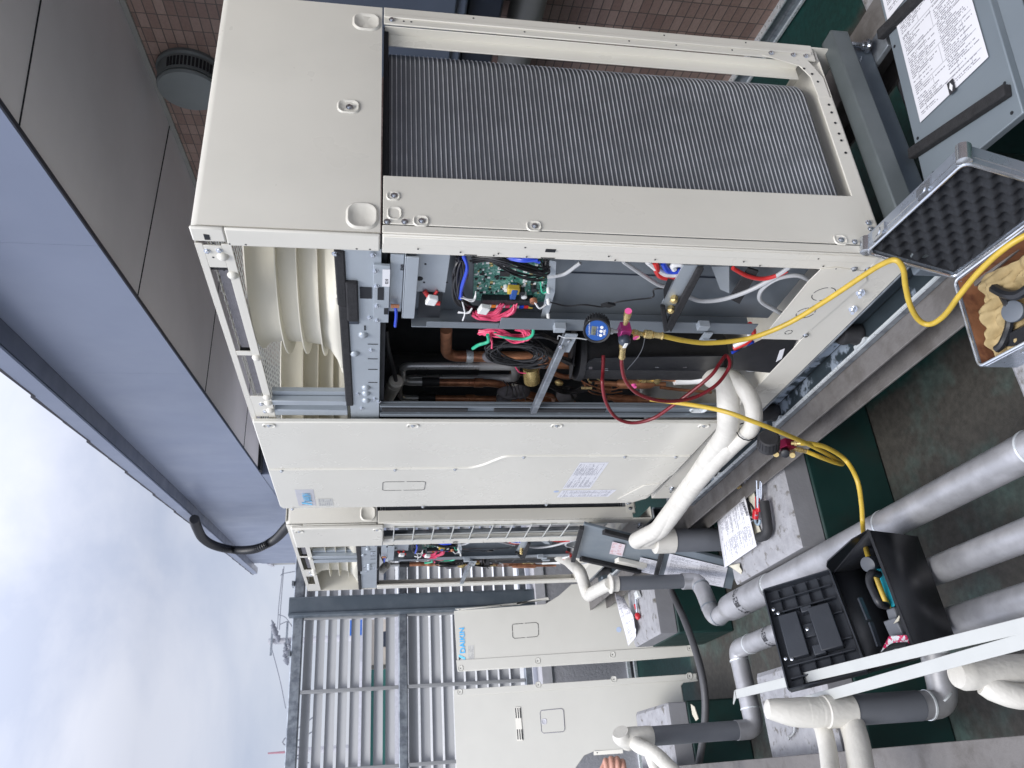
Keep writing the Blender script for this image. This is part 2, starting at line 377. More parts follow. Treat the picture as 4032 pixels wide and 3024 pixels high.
# ================================================================ SETTING
FZ = -.85
def _floor(t, n, l, b):
    uv = n.new('ShaderNodeTexCoord').outputs['Object']
    sx = n.new('ShaderNodeSeparateXYZ'); l.new(uv, sx.inputs[0])
    def nz(sc, det=6):
        q = n.new('ShaderNodeTexNoise'); q.inputs['Scale'].default_value = sc; q.inputs['Detail'].default_value = det; q.inputs['Roughness'].default_value = .6; l.new(uv, q.inputs[0]); return q.outputs[0]
    def m2(op, a, b_, c=None):
        x = n.new('ShaderNodeMath'); x.operation = op
        for i, q in enumerate((a, b_, c)):
            if q is None: continue
            if isinstance(q, (int, float)): x.inputs[i].default_value = q
            else: l.new(q, x.inputs[i])
        return x.outputs[0]
    wob = m2('MULTIPLY_ADD', nz(5), .22, -.11)
    def band(coord, lo, hi, e=.03):
        c = m2('ADD', coord, wob)
        a = n.new('ShaderNodeMapRange'); a.inputs[1].default_value = lo-e; a.inputs[2].default_value = lo+e; l.new(c, a.inputs[0])
        d = n.new('ShaderNodeMapRange'); d.inputs[1].default_value = hi-e; d.inputs[2].default_value = hi+e; d.inputs[3].default_value = 1; d.inputs[4].default_value = 0; l.new(c, d.inputs[0])
        return m2('MULTIPLY', a.outputs[0], d.outputs[0])
    # green coating along the walls and under the units; the middle is wet and dirty
    g1 = band(sx.outputs[1], -30, 3.86); g2 = band(sx.outputs[0], -30, 1.82); g3 = m2('SUBTRACT', 1, band(sx.outputs[0], .22, 1.35))
    dirt = m2('MULTIPLY', m2('MULTIPLY', g1, g2), g3)
    g = n.new('ShaderNodeMix'); g.data_type = 'RGBA'; g.inputs[6].default_value = (.004, .050, .042, 1); g.inputs[7].default_value = (.008, .036, .032, 1); l.new(nz(1.4), g.inputs[0])
    d = n.new('ShaderNodeMix'); d.data_type = 'RGBA'; d.inputs[6].default_value = (.044, .041, .035, 1); d.inputs[7].default_value = (.055, .085, .074, 1)
    r = n.new('ShaderNodeMapRange'); r.inputs[1].default_value = .48; r.inputs[2].default_value = .66; l.new(nz(3.2, 8), r.inputs[0]); l.new(r.outputs[0], d.inputs[0])
    mx = n.new('ShaderNodeMix'); mx.data_type = 'RGBA'; l.new(dirt, mx.inputs[0]); l.new(g.outputs[2], mx.inputs[6]); l.new(d.outputs[2], mx.inputs[7])
    sp = n.new('ShaderNodeMapRange'); sp.inputs[1].default_value = .35; sp.inputs[2].default_value = .65; sp.inputs[3].default_value = .75; sp.inputs[4].default_value = 1.25; l.new(nz(38), sp.inputs[0])
    vm = n.new('ShaderNodeVectorMath'); vm.operation = 'SCALE'; l.new(mx.outputs[2], vm.inputs[0]); l.new(sp.outputs[0], vm.inputs[3]); l.new(vm.outputs[0], b.inputs['Base Color'])
    ro = m2('MULTIPLY_ADD', dirt, .15, .52); l.new(ro, b.inputs['Roughness'])
    bp = n.new('ShaderNodeBump'); bp.inputs['Strength'].default_value = .18; bp.inputs['Distance'].default_value = .01; l.new(nz(40), bp.inputs['Height']); l.new(bp.outputs[0], b.inputs['Normal'])
M['floor'] = uvmat('green_roof_coating_dirty', _floor)
f = MB(); f.box(-7, 9, -9, 5.08, FZ-.25, FZ); struct(f.build('floor', M['floor']))
# the town far below, out to the horizon
M['ground'] = mat('distant_ground', (.5, .5, .5), .9, var=.2, vs=.05)
g = MB(); g.box(-400, 400, 6.5, 500, -12.2, -12); struct(g.build('ground', M['ground']))

# ---- building with tiled wall and overhanging eave, turned 9.7 degrees from the units
B9 = math.radians(9.7); BN = V((-math.cos(B9), math.sin(B9), 0)); BE = V((math.sin(B9), math.cos(B9), 0)); BP = V((2.36, 1.2, 0))
def Bp(s, o, z): return BP+BE*s+BN*o+V((0, 0, z))
def bbox(mb, s0, s1, o0, o1, z0, z1):
    return mb.hull8([Bp(s0, o0, z0), Bp(s1, o0, z0), Bp(s1, o1, z0), Bp(s0, o1, z0), Bp(s0, o0, z1), Bp(s1, o0, z1), Bp(s1, o1, z1), Bp(s0, o1, z1)])
bld = thing('building', 'roof-top building with brown tiled wall, grey soffit and blue-grey metal fascia above the units', 'building', Bp(0, 0, FZ))
mb = MB(); u0, u1 = -6., 5.6
mb.quad(Bp(u0, 0, FZ), Bp(u1, 0, FZ), Bp(u1, 0, 2.52), Bp(u0, 0, 2.52), [(u0, FZ), (u1, FZ), (u1, 2.52), (u0, 2.52)])
mb.quad(Bp(u1, -.3, FZ), Bp(u0, -.3, FZ), Bp(u0, -.3, 2.52), Bp(u1, -.3, 2.52), [(0, 0)]*4)
mb.build('tiled_wall', M['tiles'], bld, smooth=False)
mb = MB(); mb.tube([Bp(u0, .02, FZ+.05), Bp(u1, .02, FZ+.05)], .02, 8); bbox(mb, u0, u1, 0, .035, FZ, FZ+.1); mb.build('base_flashing', M['galv'], bld)
mb = MB(); bbox(mb, u0, u1, .035, .05, FZ+.01, FZ+.022); bbox(mb, u0, u1, .0, .045, FZ+.1, FZ+.108); mb.build('flashing_lip', M['galvbright'], bld)
mb = MB(); bbox(mb, u0, u1, .004, 1.262, 2.5, 2.54)
mb.build('soffit', M['soffit'], bld)
mb = MB()
for s in (-4.3, -2.5, -.6): bbox(mb, s, s+.006, .02, 1.26, 2.4965, 2.5)
for (a, o0, c, o1) in ((.86, 1.25, 1.1, .02), (2.6, 1.25, 2.84, .02), (4.4, 1.25, 4.64, .02)):
    mb.beam(Bp(a, o0, 2.498), Bp(c, o1, 2.498), .006, .004)
bbox(mb, 5.35, 5.5, .02, 1.26, 2.47, 2.4995)
mb.build('soffit_joint', M['dark'], bld)
mb = MB(); bbox(mb, u0, u1, .002, .016, 2.47, 2.499); mb.build('wall_trim', M['ductpaint'], bld)
ftop = lambda s: 3.29+.0535*(s-1.2)
mb = MB()
def fquad(mb, s0, s1, o0, o1, z0, dz):
    mb.hull8([Bp(s0, o0, z0), Bp(s1, o0, z0), Bp(s1, o1, z0), Bp(s0, o1, z0), Bp(s0, o0, ftop(s0)+dz), Bp(s1, o0, ftop(s1)+dz), Bp(s1, o1, ftop(s1)+dz), Bp(s0, o1, ftop(s0)+dz)])
prev = -6.
for s in (-3.9, -2., .22, 2.05, 4.05, 6.3, 8.9, 11.9, 16.2):
    fquad(mb, prev+.001, s-.0005, 1.263, 1.275, 2.488 if s < 6 else 2.488, -.03); prev = s
mb.build('fascia', M['fascia'], bld)
mb = MB(); fquad(mb, -6, 16.19, 1.24, 1.2635, 2.49, -.035); mb.build('fascia_backing', M['navy'], bld, smooth=False)
mb = MB(); bbox(mb, 5.56, 16.2, 1.0, 1.27, -12, 2.487); bbox(mb, 16.19, 16.4, -6, 1.272, -12, 3.9)
mb.build('metal_clad_wall', M['fascia'], bld, smooth=False)
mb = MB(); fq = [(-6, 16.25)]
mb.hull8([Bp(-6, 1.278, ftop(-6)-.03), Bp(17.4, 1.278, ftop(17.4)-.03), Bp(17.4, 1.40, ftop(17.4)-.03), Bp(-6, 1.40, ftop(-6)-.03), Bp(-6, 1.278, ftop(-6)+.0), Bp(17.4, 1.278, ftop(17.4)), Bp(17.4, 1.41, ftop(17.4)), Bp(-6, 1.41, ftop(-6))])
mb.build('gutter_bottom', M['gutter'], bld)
mb = MB()
mb.hull8([Bp(-6, 1.41, ftop(-6)-.03), Bp(17.4, 1.41, ftop(17.4)-.03), Bp(17.4, 1.425, ftop(17.4)-.03), Bp(-6, 1.425, ftop(-6)-.03), Bp(-6, 1.42, ftop(-6)+.085), Bp(17.4, 1.42, ftop(17.4)+.085), Bp(17.4, 1.435, ftop(17.4)+.085), Bp(-6, 1.435, ftop(-6)+.085)])
mb.build('gutter_front', M['fascia'], bld)
mb = MB(); k = 0; s = -6.
while s < 17.3:
    z = ftop(s)+.07+.008*(k % 2)
    mb.hull8([Bp(s, 1.0, z), Bp(s+.62, 1.0, z+.033), Bp(s+.62, 1.43, z+.033), Bp(s, 1.43, z), Bp(s, 1.0, z+.045), Bp(s+.62, 1.0, z+.078), Bp(s+.62, 1.442, z+.05), Bp(s, 1.442, z+.03)]); s += .62; k += 1
mb.build('roof_edge', M['rope'], bld)
mb = MB(); mb.hull8([Bp(-6, -6, 2.54), Bp(16.2, -6, 2.54), Bp(16.2, 1.1, 2.54), Bp(-6, 1.1, 2.54), Bp(-6, -6, 3.4), Bp(16.2, -6, 4.4), Bp(16.2, 1.1, 4.0), Bp(-6, 1.1, 2.9)]); mb.build('roof', M['rope'], bld)
# hopper box at the far corner
mb = MB(); bbox(mb, 16.41, 17.1, .95, 1.25, 3.2, 3.7); h = mb.build('rain_hopper', M['ductpaint'], bld, bev=.01)
mb = MB(); bbox(mb, 16.4, 17.16, .9, 1.29, 3.7, 3.79); mb.build('hopper_rim', M['cap'], h, bev=.01)
# round vent hood on the tiles
vc = Bp(.60, 0, 2.27)
t = thing('vent_hood', 'round grey exhaust vent hood on the brown tiled wall under the eave', 'vent', vc)
mb = MB(); mb.lathe(vc, BN, [(0, .175), (.02, .178), (.03, .168), (.115, .166)], 48); mb.build('vent_collar', mat('vent_grey', (.17, .19, .19), .5), t)
mb = MB(); mb.lathe(vc+BN*.116, BN, [(0, .158), (.012, .165), (.026, .158), (.033, .13), (.035, .05)], 48); mb.build('vent_cover', mat('vent_cover_grey', (.21, .235, .235), .45), t)
mb = MB()
for i in range(17):
    a = math.radians(-75+i*6.5); d = BE*(-math.cos(a))+V((0, 0, math.sin(a)))
    mb.beam(vc+d*.1675+BN*.045, vc+d*.1675+BN*.1, .012, .006, d)
mb.build('vent_grille', M['dark'], t)
# grey cabinet and duct on the wall behind the unit
t = thing('wall_cabinet', 'blue-grey outdoor cabinet on the tiled wall behind the nearest unit', 'cabinet', Bp(-.6, .15, FZ))
mb = MB(); bbox(mb, -1.1, .05, .06, .40, .88, 1.9); mb.build('cabinet_body', M['wallunit'], t, bev=.012)
mb = MB(); bbox(mb, -1.1, .02, .402, .42, .93, 1.86); d = mb.build('cabinet_door', M['wallunit'], t, bev=.008)
mb = MB(); bbox(mb, -1.05, .02, .08, .35, .72, .872); mb.build('cabinet_bracket', M['navy'], t, bev=.008)
mb = MB(); screws(mb, [Bp(-.02, .42, .96), Bp(-.02, .42, 1.3)], BN, .01); mb.build('door_screw', M['screw'], d)
t = MB(); t.tube(smoothpath([Bp(-.8, .16, .565), Bp(.12, .16, .565), Bp(.42, .16, .565), Bp(.42, .16, -.6)], .12, 8)[:1]+[Bp(-.5, .16, .565), Bp(.95, .16, .565)], .085, 24)
t = t.build('wall_duct', M['ductpaint'], loc=Bp(0, .16, .5)); tag(t, 'beige-grey round duct running along the tiled wall behind the coil', 'duct')

# ---- parapet with cap
t = thing('parapet_wall', 'grey textured parapet wall with pale cap under the louvre screen', 'wall', (0, 5.2, FZ))
mb = MB(); mb.box(-6, 3.4, 5.08, 5.42, FZ-.2, -.16); mb.build('wall_body', M['parapet'], t, smooth=False)
mb = MB(); mb.box(-6, 3.4, 5.066, 5.44, -.158, -.068); mb.build('wall_cap', M['cap'], t, bev=.006)
mb = MB(); mb.box(-6, 3.4, 5.03, 5.078, FZ+.002, FZ+.04); mb.build('base_rubber', M['dark'], t)
mb = MB(); mb.box(-6, 3.4, 5.0, 5.028, FZ+.002, FZ+.03); mb.box(-6, 3.4, 5.05, 5.079, FZ+.041, FZ+.075); mb.build('base_flashing', M['galvbright'], t, bev=.004)
# ---- louvre screen
t = thing('louver_screen', 'tall screen of grey horizontal louvre slats in a galvanised frame on the parapet', 'screen', (0, 5.25, -.06))
for z0, z1 in ((1.82, 1.905), (.99, 1.062), (-.02, .04)):
    mb = MB(); mb.box(-4.5, 3.0, 5.2, 5.27, z0, z1); mb.build('rail', M['galv'], t, bev=.008)
for x in (-3.19, -2.63, -2.07, -1.51, -.95, -.39, .17, .73, 1.29, 1.85, 2.41):
    mb = MB(); mb.box(x-.013, x+.013, 5.205, 5.25, .042, .988); mb.box(x-.013, x+.013, 5.205, 5.25, 1.064, 1.818); mb.build('mullion', M['louver'], t, bev=.003)
z = .07; pit = .0925
zs = [1.775-pit*i for i in range(8)]+[.945-pit*i for i in range(10)]
for z in zs:
    for (a, c) in ((-4.4, -2.09), (-2.085, -.96), (-.955, .165), (.175, 1.285), (1.295, 2.9)):
        mb = MB(); y = 5.262
        mb.hull8([(a, y-.02, z-.036), (c, y-.02, z-.036), (c, y-.017, z-.036), (a, y-.017, z-.036), (a, y+.022, z+.036), (c, y+.022, z+.036), (c, y+.026, z+.036), (a, y+.026, z+.036)])
        mb.build('slat', M['louver'], t, smooth=False)
mb = MB()
for x in (-3.9, -2.9, -1.3, -.1, .45, 1.0, 1.6): mb.box(x-.02, x+.02, 5.19, 5.28, 1.906, 1.925)
mb.build('clip', M['galv'], t)
# steel column in front of it
t = thing('steel_column', 'slate-grey steel channel column standing on the parapet before the louvres', 'column', (.22, 5.12, -.06))
mb = MB(); mb.box(.19, .305, 5.1, 5.112, -.066, 1.93); mb.build('column_web', M['colgrey'], t, bev=.003)
mb = MB(); mb.box(.168, .1895, 5.085, 5.19, -.066, 1.93); mb.box(.3055, .317, 5.1, 5.19, -.066, 1.93); mb.build('column_flange', M['colgrey'], t, bev=.003)
# ---- far buildings seen through the slats
def farb(name, label, px0, px1, pyl, pyr, Yd, m):
    a = P(px0, pyl, 1, Yd); b = P(px1, pyr, 1, Yd)
    x0, x1 = sorted((a.x, b.x)); zt = max(a.z, b.z)
    t = thing(name, label, 'building', ((x0+x1)/2, Yd+2, -12))
    mb = MB(); mb.box(x0, x1, Yd, Yd+6, -12, zt); mb.build('wall', m, t, smooth=False)
    mb = MB(); mb.box(x0-.3, x1+.3, Yd-.3, Yd+6.3, zt+.004, zt+.35); mb.build('roof', M['cap'], t, smooth=False)
    return t, x0, x1, zt
t, x0, x1, zt = farb('distant_building', 'distant dark green building behind the lower louvres', 1435, 1700, 3200, 2625, 34, mat('far_green', (.015, .10, .085), .7))
for k in range(5):
    mb = MB(); xx = x0+1.2+k*1.9; mb.box(xx, xx+1.1, 33.93, 33.99, zt-2.6, zt-1.2); mb.build('window', M['white'], t)
t, x0, x1, zt = farb('distant_building', 'low white building in front of the green one behind the louvres', 1580, 1700, 3300, 2430, 30, mat('far_white', (.75, .75, .73), .8))
t, x0, x1, zt = farb('distant_building', 'distant cream building right of the green one behind the louvres', 1440, 1700, 2620, 2430, 38, mat('far_cream', (.62, .55, .47), .8))
for k in range(3):
    mb = MB(); xx = x0+.8+k*1.5; mb.box(xx, xx+.7, 37.93, 37.99, zt-1.6, zt-.8); mb.build('window', M['navy'], t)
a = P(1403, 2500, 1, 37); b = P(1420, 2440, 1, 37)
mb = MB(); mb.box(a.x, b.x, 37, 37.15, a.z-.25, a.z+.3); t = mb.build('shop_sign', mat('sign_blue', (.01, .12, .5), .5), loc=(a.x, 37, a.z)); tag(t, 'small bright blue sign board seen between two louvre slats', 'sign')
# ---- utility poles and wires
t = thing('utility_pole', 'grey concrete utility pole with crossarms and insulators beyond the screen', 'utility pole', (0, 40, -12))
a = P(1058, 2526, 1, 40); base = V((a.x, 40, -12)); t['_o'] = list(base); t.location = base
mb = MB(); mb.tube([(a.x, 40, -12), (a.x, 40, a.z)], [.24, .15], 12); mb.build('pole', M['cap'], t)
M['insul'] = mat('insulator_grey', (.18, .19, .22), .4)
for px in (1072, 1130):
    c = P(px, 2526, 1, 40); mb = MB(); mb.beam((a.x-.7, 39.8, c.z), (a.x+.9, 39.8, c.z), .1, .1); mb.build('crossarm', M['galv'], t)
for (px, py) in ((1080, 2480), (1090, 2500), (1128, 2560), (1125, 2590), (1078, 2470), (1140, 2540)):
    c = P(px, py, 1, 39.7); mb = MB(); mb.lathe(c-V((.35, 0, .12)), (1, 0, .35), [(0, .03), (.1, .10), (.3, .16), (.36, .05), (.5, .14), (.58, .05), (.75, .03)], 10); mb.build('insulator', M['insul'], t)
for i, (pts, lb) in enumerate((
    ([(1092, 2476), (1098, 2380), (1108, 2290), (1114, 2240)], 'upper pair'), ([(1100, 2480), (1106, 2380), (1118, 2230)], 'lower pair'),
    ([(1100, 2460), (1130, 2448), (1150, 2462)], 'drop'), ([(1098, 2420), (1125, 2432), (1152, 2470)], 'drop2'),
    ([(1066, 2540), (1085, 2610), (1105, 2690), (1125, 2790)], 'left'), ([(1105, 2268), (1112, 2260), (1150, 2252), (1172, 2250)], 'right'))):
    P3 = [P(x, y, 1, 39.5) for x, y in pts]; mb = MB(); mb.tube(spline(P3, 8), .022, 5)
    L_ = ['long wire running right from the pole top', 'second wire just below the long one', 'short slack wire dropping from the crossarm', 'slack wire curving below the crossarm', 'thin wire sloping down left of the pole', 'wire crossing toward the blue-grey building'][i]
    o = mb.build('power_line', M['insul'], loc=P3[0]); tag(o, L_, 'power line', 'overhead wires by the utility pole')
t = thing('antenna_mast', 'thin reddish mast with wires rising behind the left end of the screen', 'mast', P(1200, 2967, 1, 45))
a = P(1055, 2966, 1, 45); c = P(1125, 2966, 1, 45); t['_o'] = [a.x, 45, -12]; t.location = (a.x, 45, -12)
mb = MB(); mb.tube([(a.x, 45, c.z-.4), (a.x, 45, a.z)], [.07, .04], 8); mb.build('mast_tip', mat('mast_pink', (.4, .2, .24), .5), t)
mb = MB(); mb.tube([(a.x, 45, -12), (a.x, 45, c.z-.4)], .16, 8); mb.build('mast_pole', M['cap'], t)
for k, dy in enumerate((-.8, .1, .8)):
    mb = MB(); mb.tube(spline([V((a.x+dy-.7, 45, c.z-1.2)), V((a.x+dy*.6, 45, c.z-.2+.2*k)), V((a.x+dy+.8, 45, c.z-1.3))], 6), .035, 5); mb.build('loop_wire', M['insul'], t)
# flexible conduit hanging from the roof edge
pts = [(765, 2045), (775, 2075), (800, 2120), (850, 2150), (930, 2166), (1010, 2160), (1080, 2125), (1125, 2080), (1160, 2040)]
q = []
for i, (x, y) in enumerate(pts):
    v = FW + CR*((1512-y)/FPX) + CD*((x-2016)/FPX)
    off = 1.52+(.1 if i > 5 else .04*i); tt = ((BP+BN*off-CAM).dot(BN))/v.dot(BN); q.append(CAM+v*tt)
sp = spline(q, 30); d = [0]
for i in range(1, len(sp)): d.append(d[-1]+(sp[i]-sp[i-1]).length)
mb = MB(); path = []; rad = []; n_ = int(d[-1]/.024)
import bisect
for i in range(n_*2):
    t_ = d[-1]*i/(n_*2-1); k = min(max(bisect.bisect(d, t_)-1, 0), len(sp)-2); a_ = (t_-d[k])/max(d[k+1]-d[k], 1e-6); path.append(sp[k].lerp(sp[k+1], min(a_, 1))); rad.append(.064 if i % 2 else .055)
mb.tube(path, rad, 14); o = mb.build('corrugated_conduit', M['black'], loc=q[0]); tag(o, 'black corrugated conduit drooping from the roof edge against the blue-grey fascia', 'conduit')
# ================================================================ OUTDOOR UNITS
def ring_lathe(mb, c, prof, n=72):
    vs = []; k = len(prof)
    for (z, r) in prof:
        for j in range(n):
            t = 2*math.pi*j/n; vs.append(V((max(c[0]+r*math.cos(t), .014), c[1]+r*math.sin(t), z)))
    mb.add(vs, [(i*n+j, i*n+(j+1) % n, ((i+1) % k)*n+(j+1) % n, ((i+1) % k)*n+j) for i in range(k) for j in range(n)])
def pocket(mb, c, n, u, w, h, d=.0035):
    """pressed dimple: a raised rounded rim round a flat"""
    c, n, u = V(c), V(n), V(u); v = n.cross(u); N_ = 40; r = min(w, h)*.38; vs = []
    def rr(sw, sh, rad, t):
        a = math.cos(t); b = math.sin(t); x = (sw/2-rad)*(1 if a > 0 else -1)+rad*a; y = (sh/2-rad)*(1 if b > 0 else -1)+rad*b; return x, y
    for (k, z) in ((1.34, .0004), (1.16, d), (1.02, d*.8), (.86, .0006), (.02, .0005)):
        for j in range(N_):
            x, y = rr(w*k, h*k, r*k, 2*math.pi*(j+.5)/N_); vs.append(c+u*x+v*y+n*z)
    mb.add(vs, [(i*N_+j, i*N_+(j+1) % N_, (i+1)*N_+(j+1) % N_, (i+1)*N_+j) for i in range(4) for j in range(N_)])
def holes(mb, pts, n, r=.003, h=.0012):
    for p in pts: mb.lathe(V(p)-V(n)*.0005, n, [(0, r), (h, r)], 8)
NX, NY, PX_, PZ = V((-1, 0, 0)), V((0, -1, 0)), V((1, 0, 0)), V((0, 0, 1))
def shroud(parent, cx, cy):
    mb = MB(); ring_lathe(mb, (cx, cy), [(1.352, .455), (1.358, .445), (1.368, .415), (1.388, .385), (1.42, .368), (1.47, .361), (1.53, .360), (1.562, .364), (1.577, .374), (1.584, .383), (1.588, .380), (1.582, .368), (1.56, .356), (1.50, .352), (1.42, .358), (1.38, .375), (1.352, .44)])
    s = mb.build('fan_shroud', M['plastic'], parent)
    for z, r in ((1.404, .402), (1.456, .398), (1.508, .398)):
        mb = MB(); ring_lathe(mb, (cx, cy), [(z, .36), (z+.0028, .36), (z+.0028, r), (z, r)]); mb.build('shroud_rib', M['plastic'], s)
    mb = MB()
    for k in range(8):
        a = math.radians(k*45+76); d = V((math.cos(a), math.sin(a), 0)); q = V((-d.y, d.x, 0))*.002
        c = V((cx, cy, 0))
        if d.x > -.80: mb.prism([c+d*.352+PZ*1.5, c+d*.40+PZ*1.49, c+d*.41+PZ*1.42, c+d*.45+PZ*1.37, c+d*.37+PZ*1.37], q*2)
    mb.build('shroud_web', M['plastic'], s)
    # base flange plate of the bell mouth
    mb = MB(); N_ = 64; vs = []
    for j in range(N_):
        t = 2*math.pi*(j+.5)/N_; r = .452; vs.append(V((max(cx+r*math.cos(t), .016), cy+r*math.sin(t), 1.356)))
    for j in range(N_):
        t = 2*math.pi*(j+.5)/N_; a, b = math.cos(t), math.sin(t); k = .461/max(abs(a)/.8, abs(b)); vs.append(V((cx+max(-.395, min(.36, k*a)), cy+k*b, 1.350)))
    mb.add(vs, [(j, (j+1) % N_, N_+(j+1) % N_, N_+j) for j in range(N_)])
    mb.build('shroud_base', M['plastic'], s, thick=.003)
    mb = MB(); mb.lathe((cx, cy, 1.42), PZ, [(0, .09), (.09, .09), (.1, .07)], 28)
    for k in range(4):
        a0 = k*math.pi/2+.3
        mb.grid(lambda u, v, a0=a0: (cx+(.09+.24*u)*math.cos(a0+v*1.1-.2*u), cy+(.09+.24*u)*math.sin(a0+v*1.1-.2*u), 1.43+.07*v), 5, 6)
    mb.build('fan', M['plastic'], parent, thick=.002)
def coil(parent, x0, W, ends=True, far=True, zz=(.03, 1.228), name='coil'):
    # plan path of the finned coil: near side, rear corner, back, far corner
    def arc(c, r, a0, a1, n=7): return [(c[0]+r*math.cos(math.radians(a0+(a1-a0)*i/n)), c[1]+r*math.sin(math.radians(a0+(a1-a0)*i/n))) for i in range(n+1)]
    def path(off):
        p = [(x0, .04-off)]
        p += arc((.588, .16), .12+off, -90, 0, 10)
        if far:
            p += arc((.588, W-.155), .12+off, 0, 90); p += [(.30, W-.035+off)]
        else: p += [(.708+off, W-.1)]
        return p
    def band(mb, oa, ob, z0, z1):
        A, B = path(oa), path(ob); n = len(A); vs = []
        for (P_, z) in ((A, z0), (A, z1), (B, z1), (B, z0)): vs += [(x, y, z) for x, y in P_]
        fs = []
        for i in range(n-1):
            for k in range(4): fs.append((k*n+i, k*n+i+1, ((k+1) % 4)*n+i+1, ((k+1) % 4)*n+i))
        fs += [(0, n, 2*n, 3*n), (n-1, 2*n-1, 3*n-1, 4*n-1)]
        mb.add(vs, fs)
    oy = org(parent).y
    mb = MB(); band(mb, 0, -.045, *zz); z = zz[0]+.006; mb.mi = 1
    while z < zz[1]-.003:
        band(mb, .0022, -.001, z, z+.0021); z += .0122
    for v in mb.v: v.y += oy
    mb.build(name, [M['coilfin'], M['coiltube'], M['coildark']], parent)
M['coilfin'] = mat('coil_fins', (.12, .13, .148), .45, metal=.4, var=.12, vs=5, bump=.25, bs=500, stretch=(1, 1, .05))
M['coiltube'] = mat('coil_fin_edge', (.58, .60, .63), .35, metal=.4, var=.25, vs=16)
M['coildark'] = mat('coil_gap', (.06, .068, .08), .6)
WR = random.Random(11)
def bundle(mb, pts, n, spread, r, k=10):
    for i in range(n):
        o = [V((WR.uniform(-1, 1), WR.uniform(-1, 1), WR.uniform(-1, 1)))*spread for _ in pts]
        mb.tube(spline([V(p)+q for p, q in zip(pts, o)], k), r, 6)

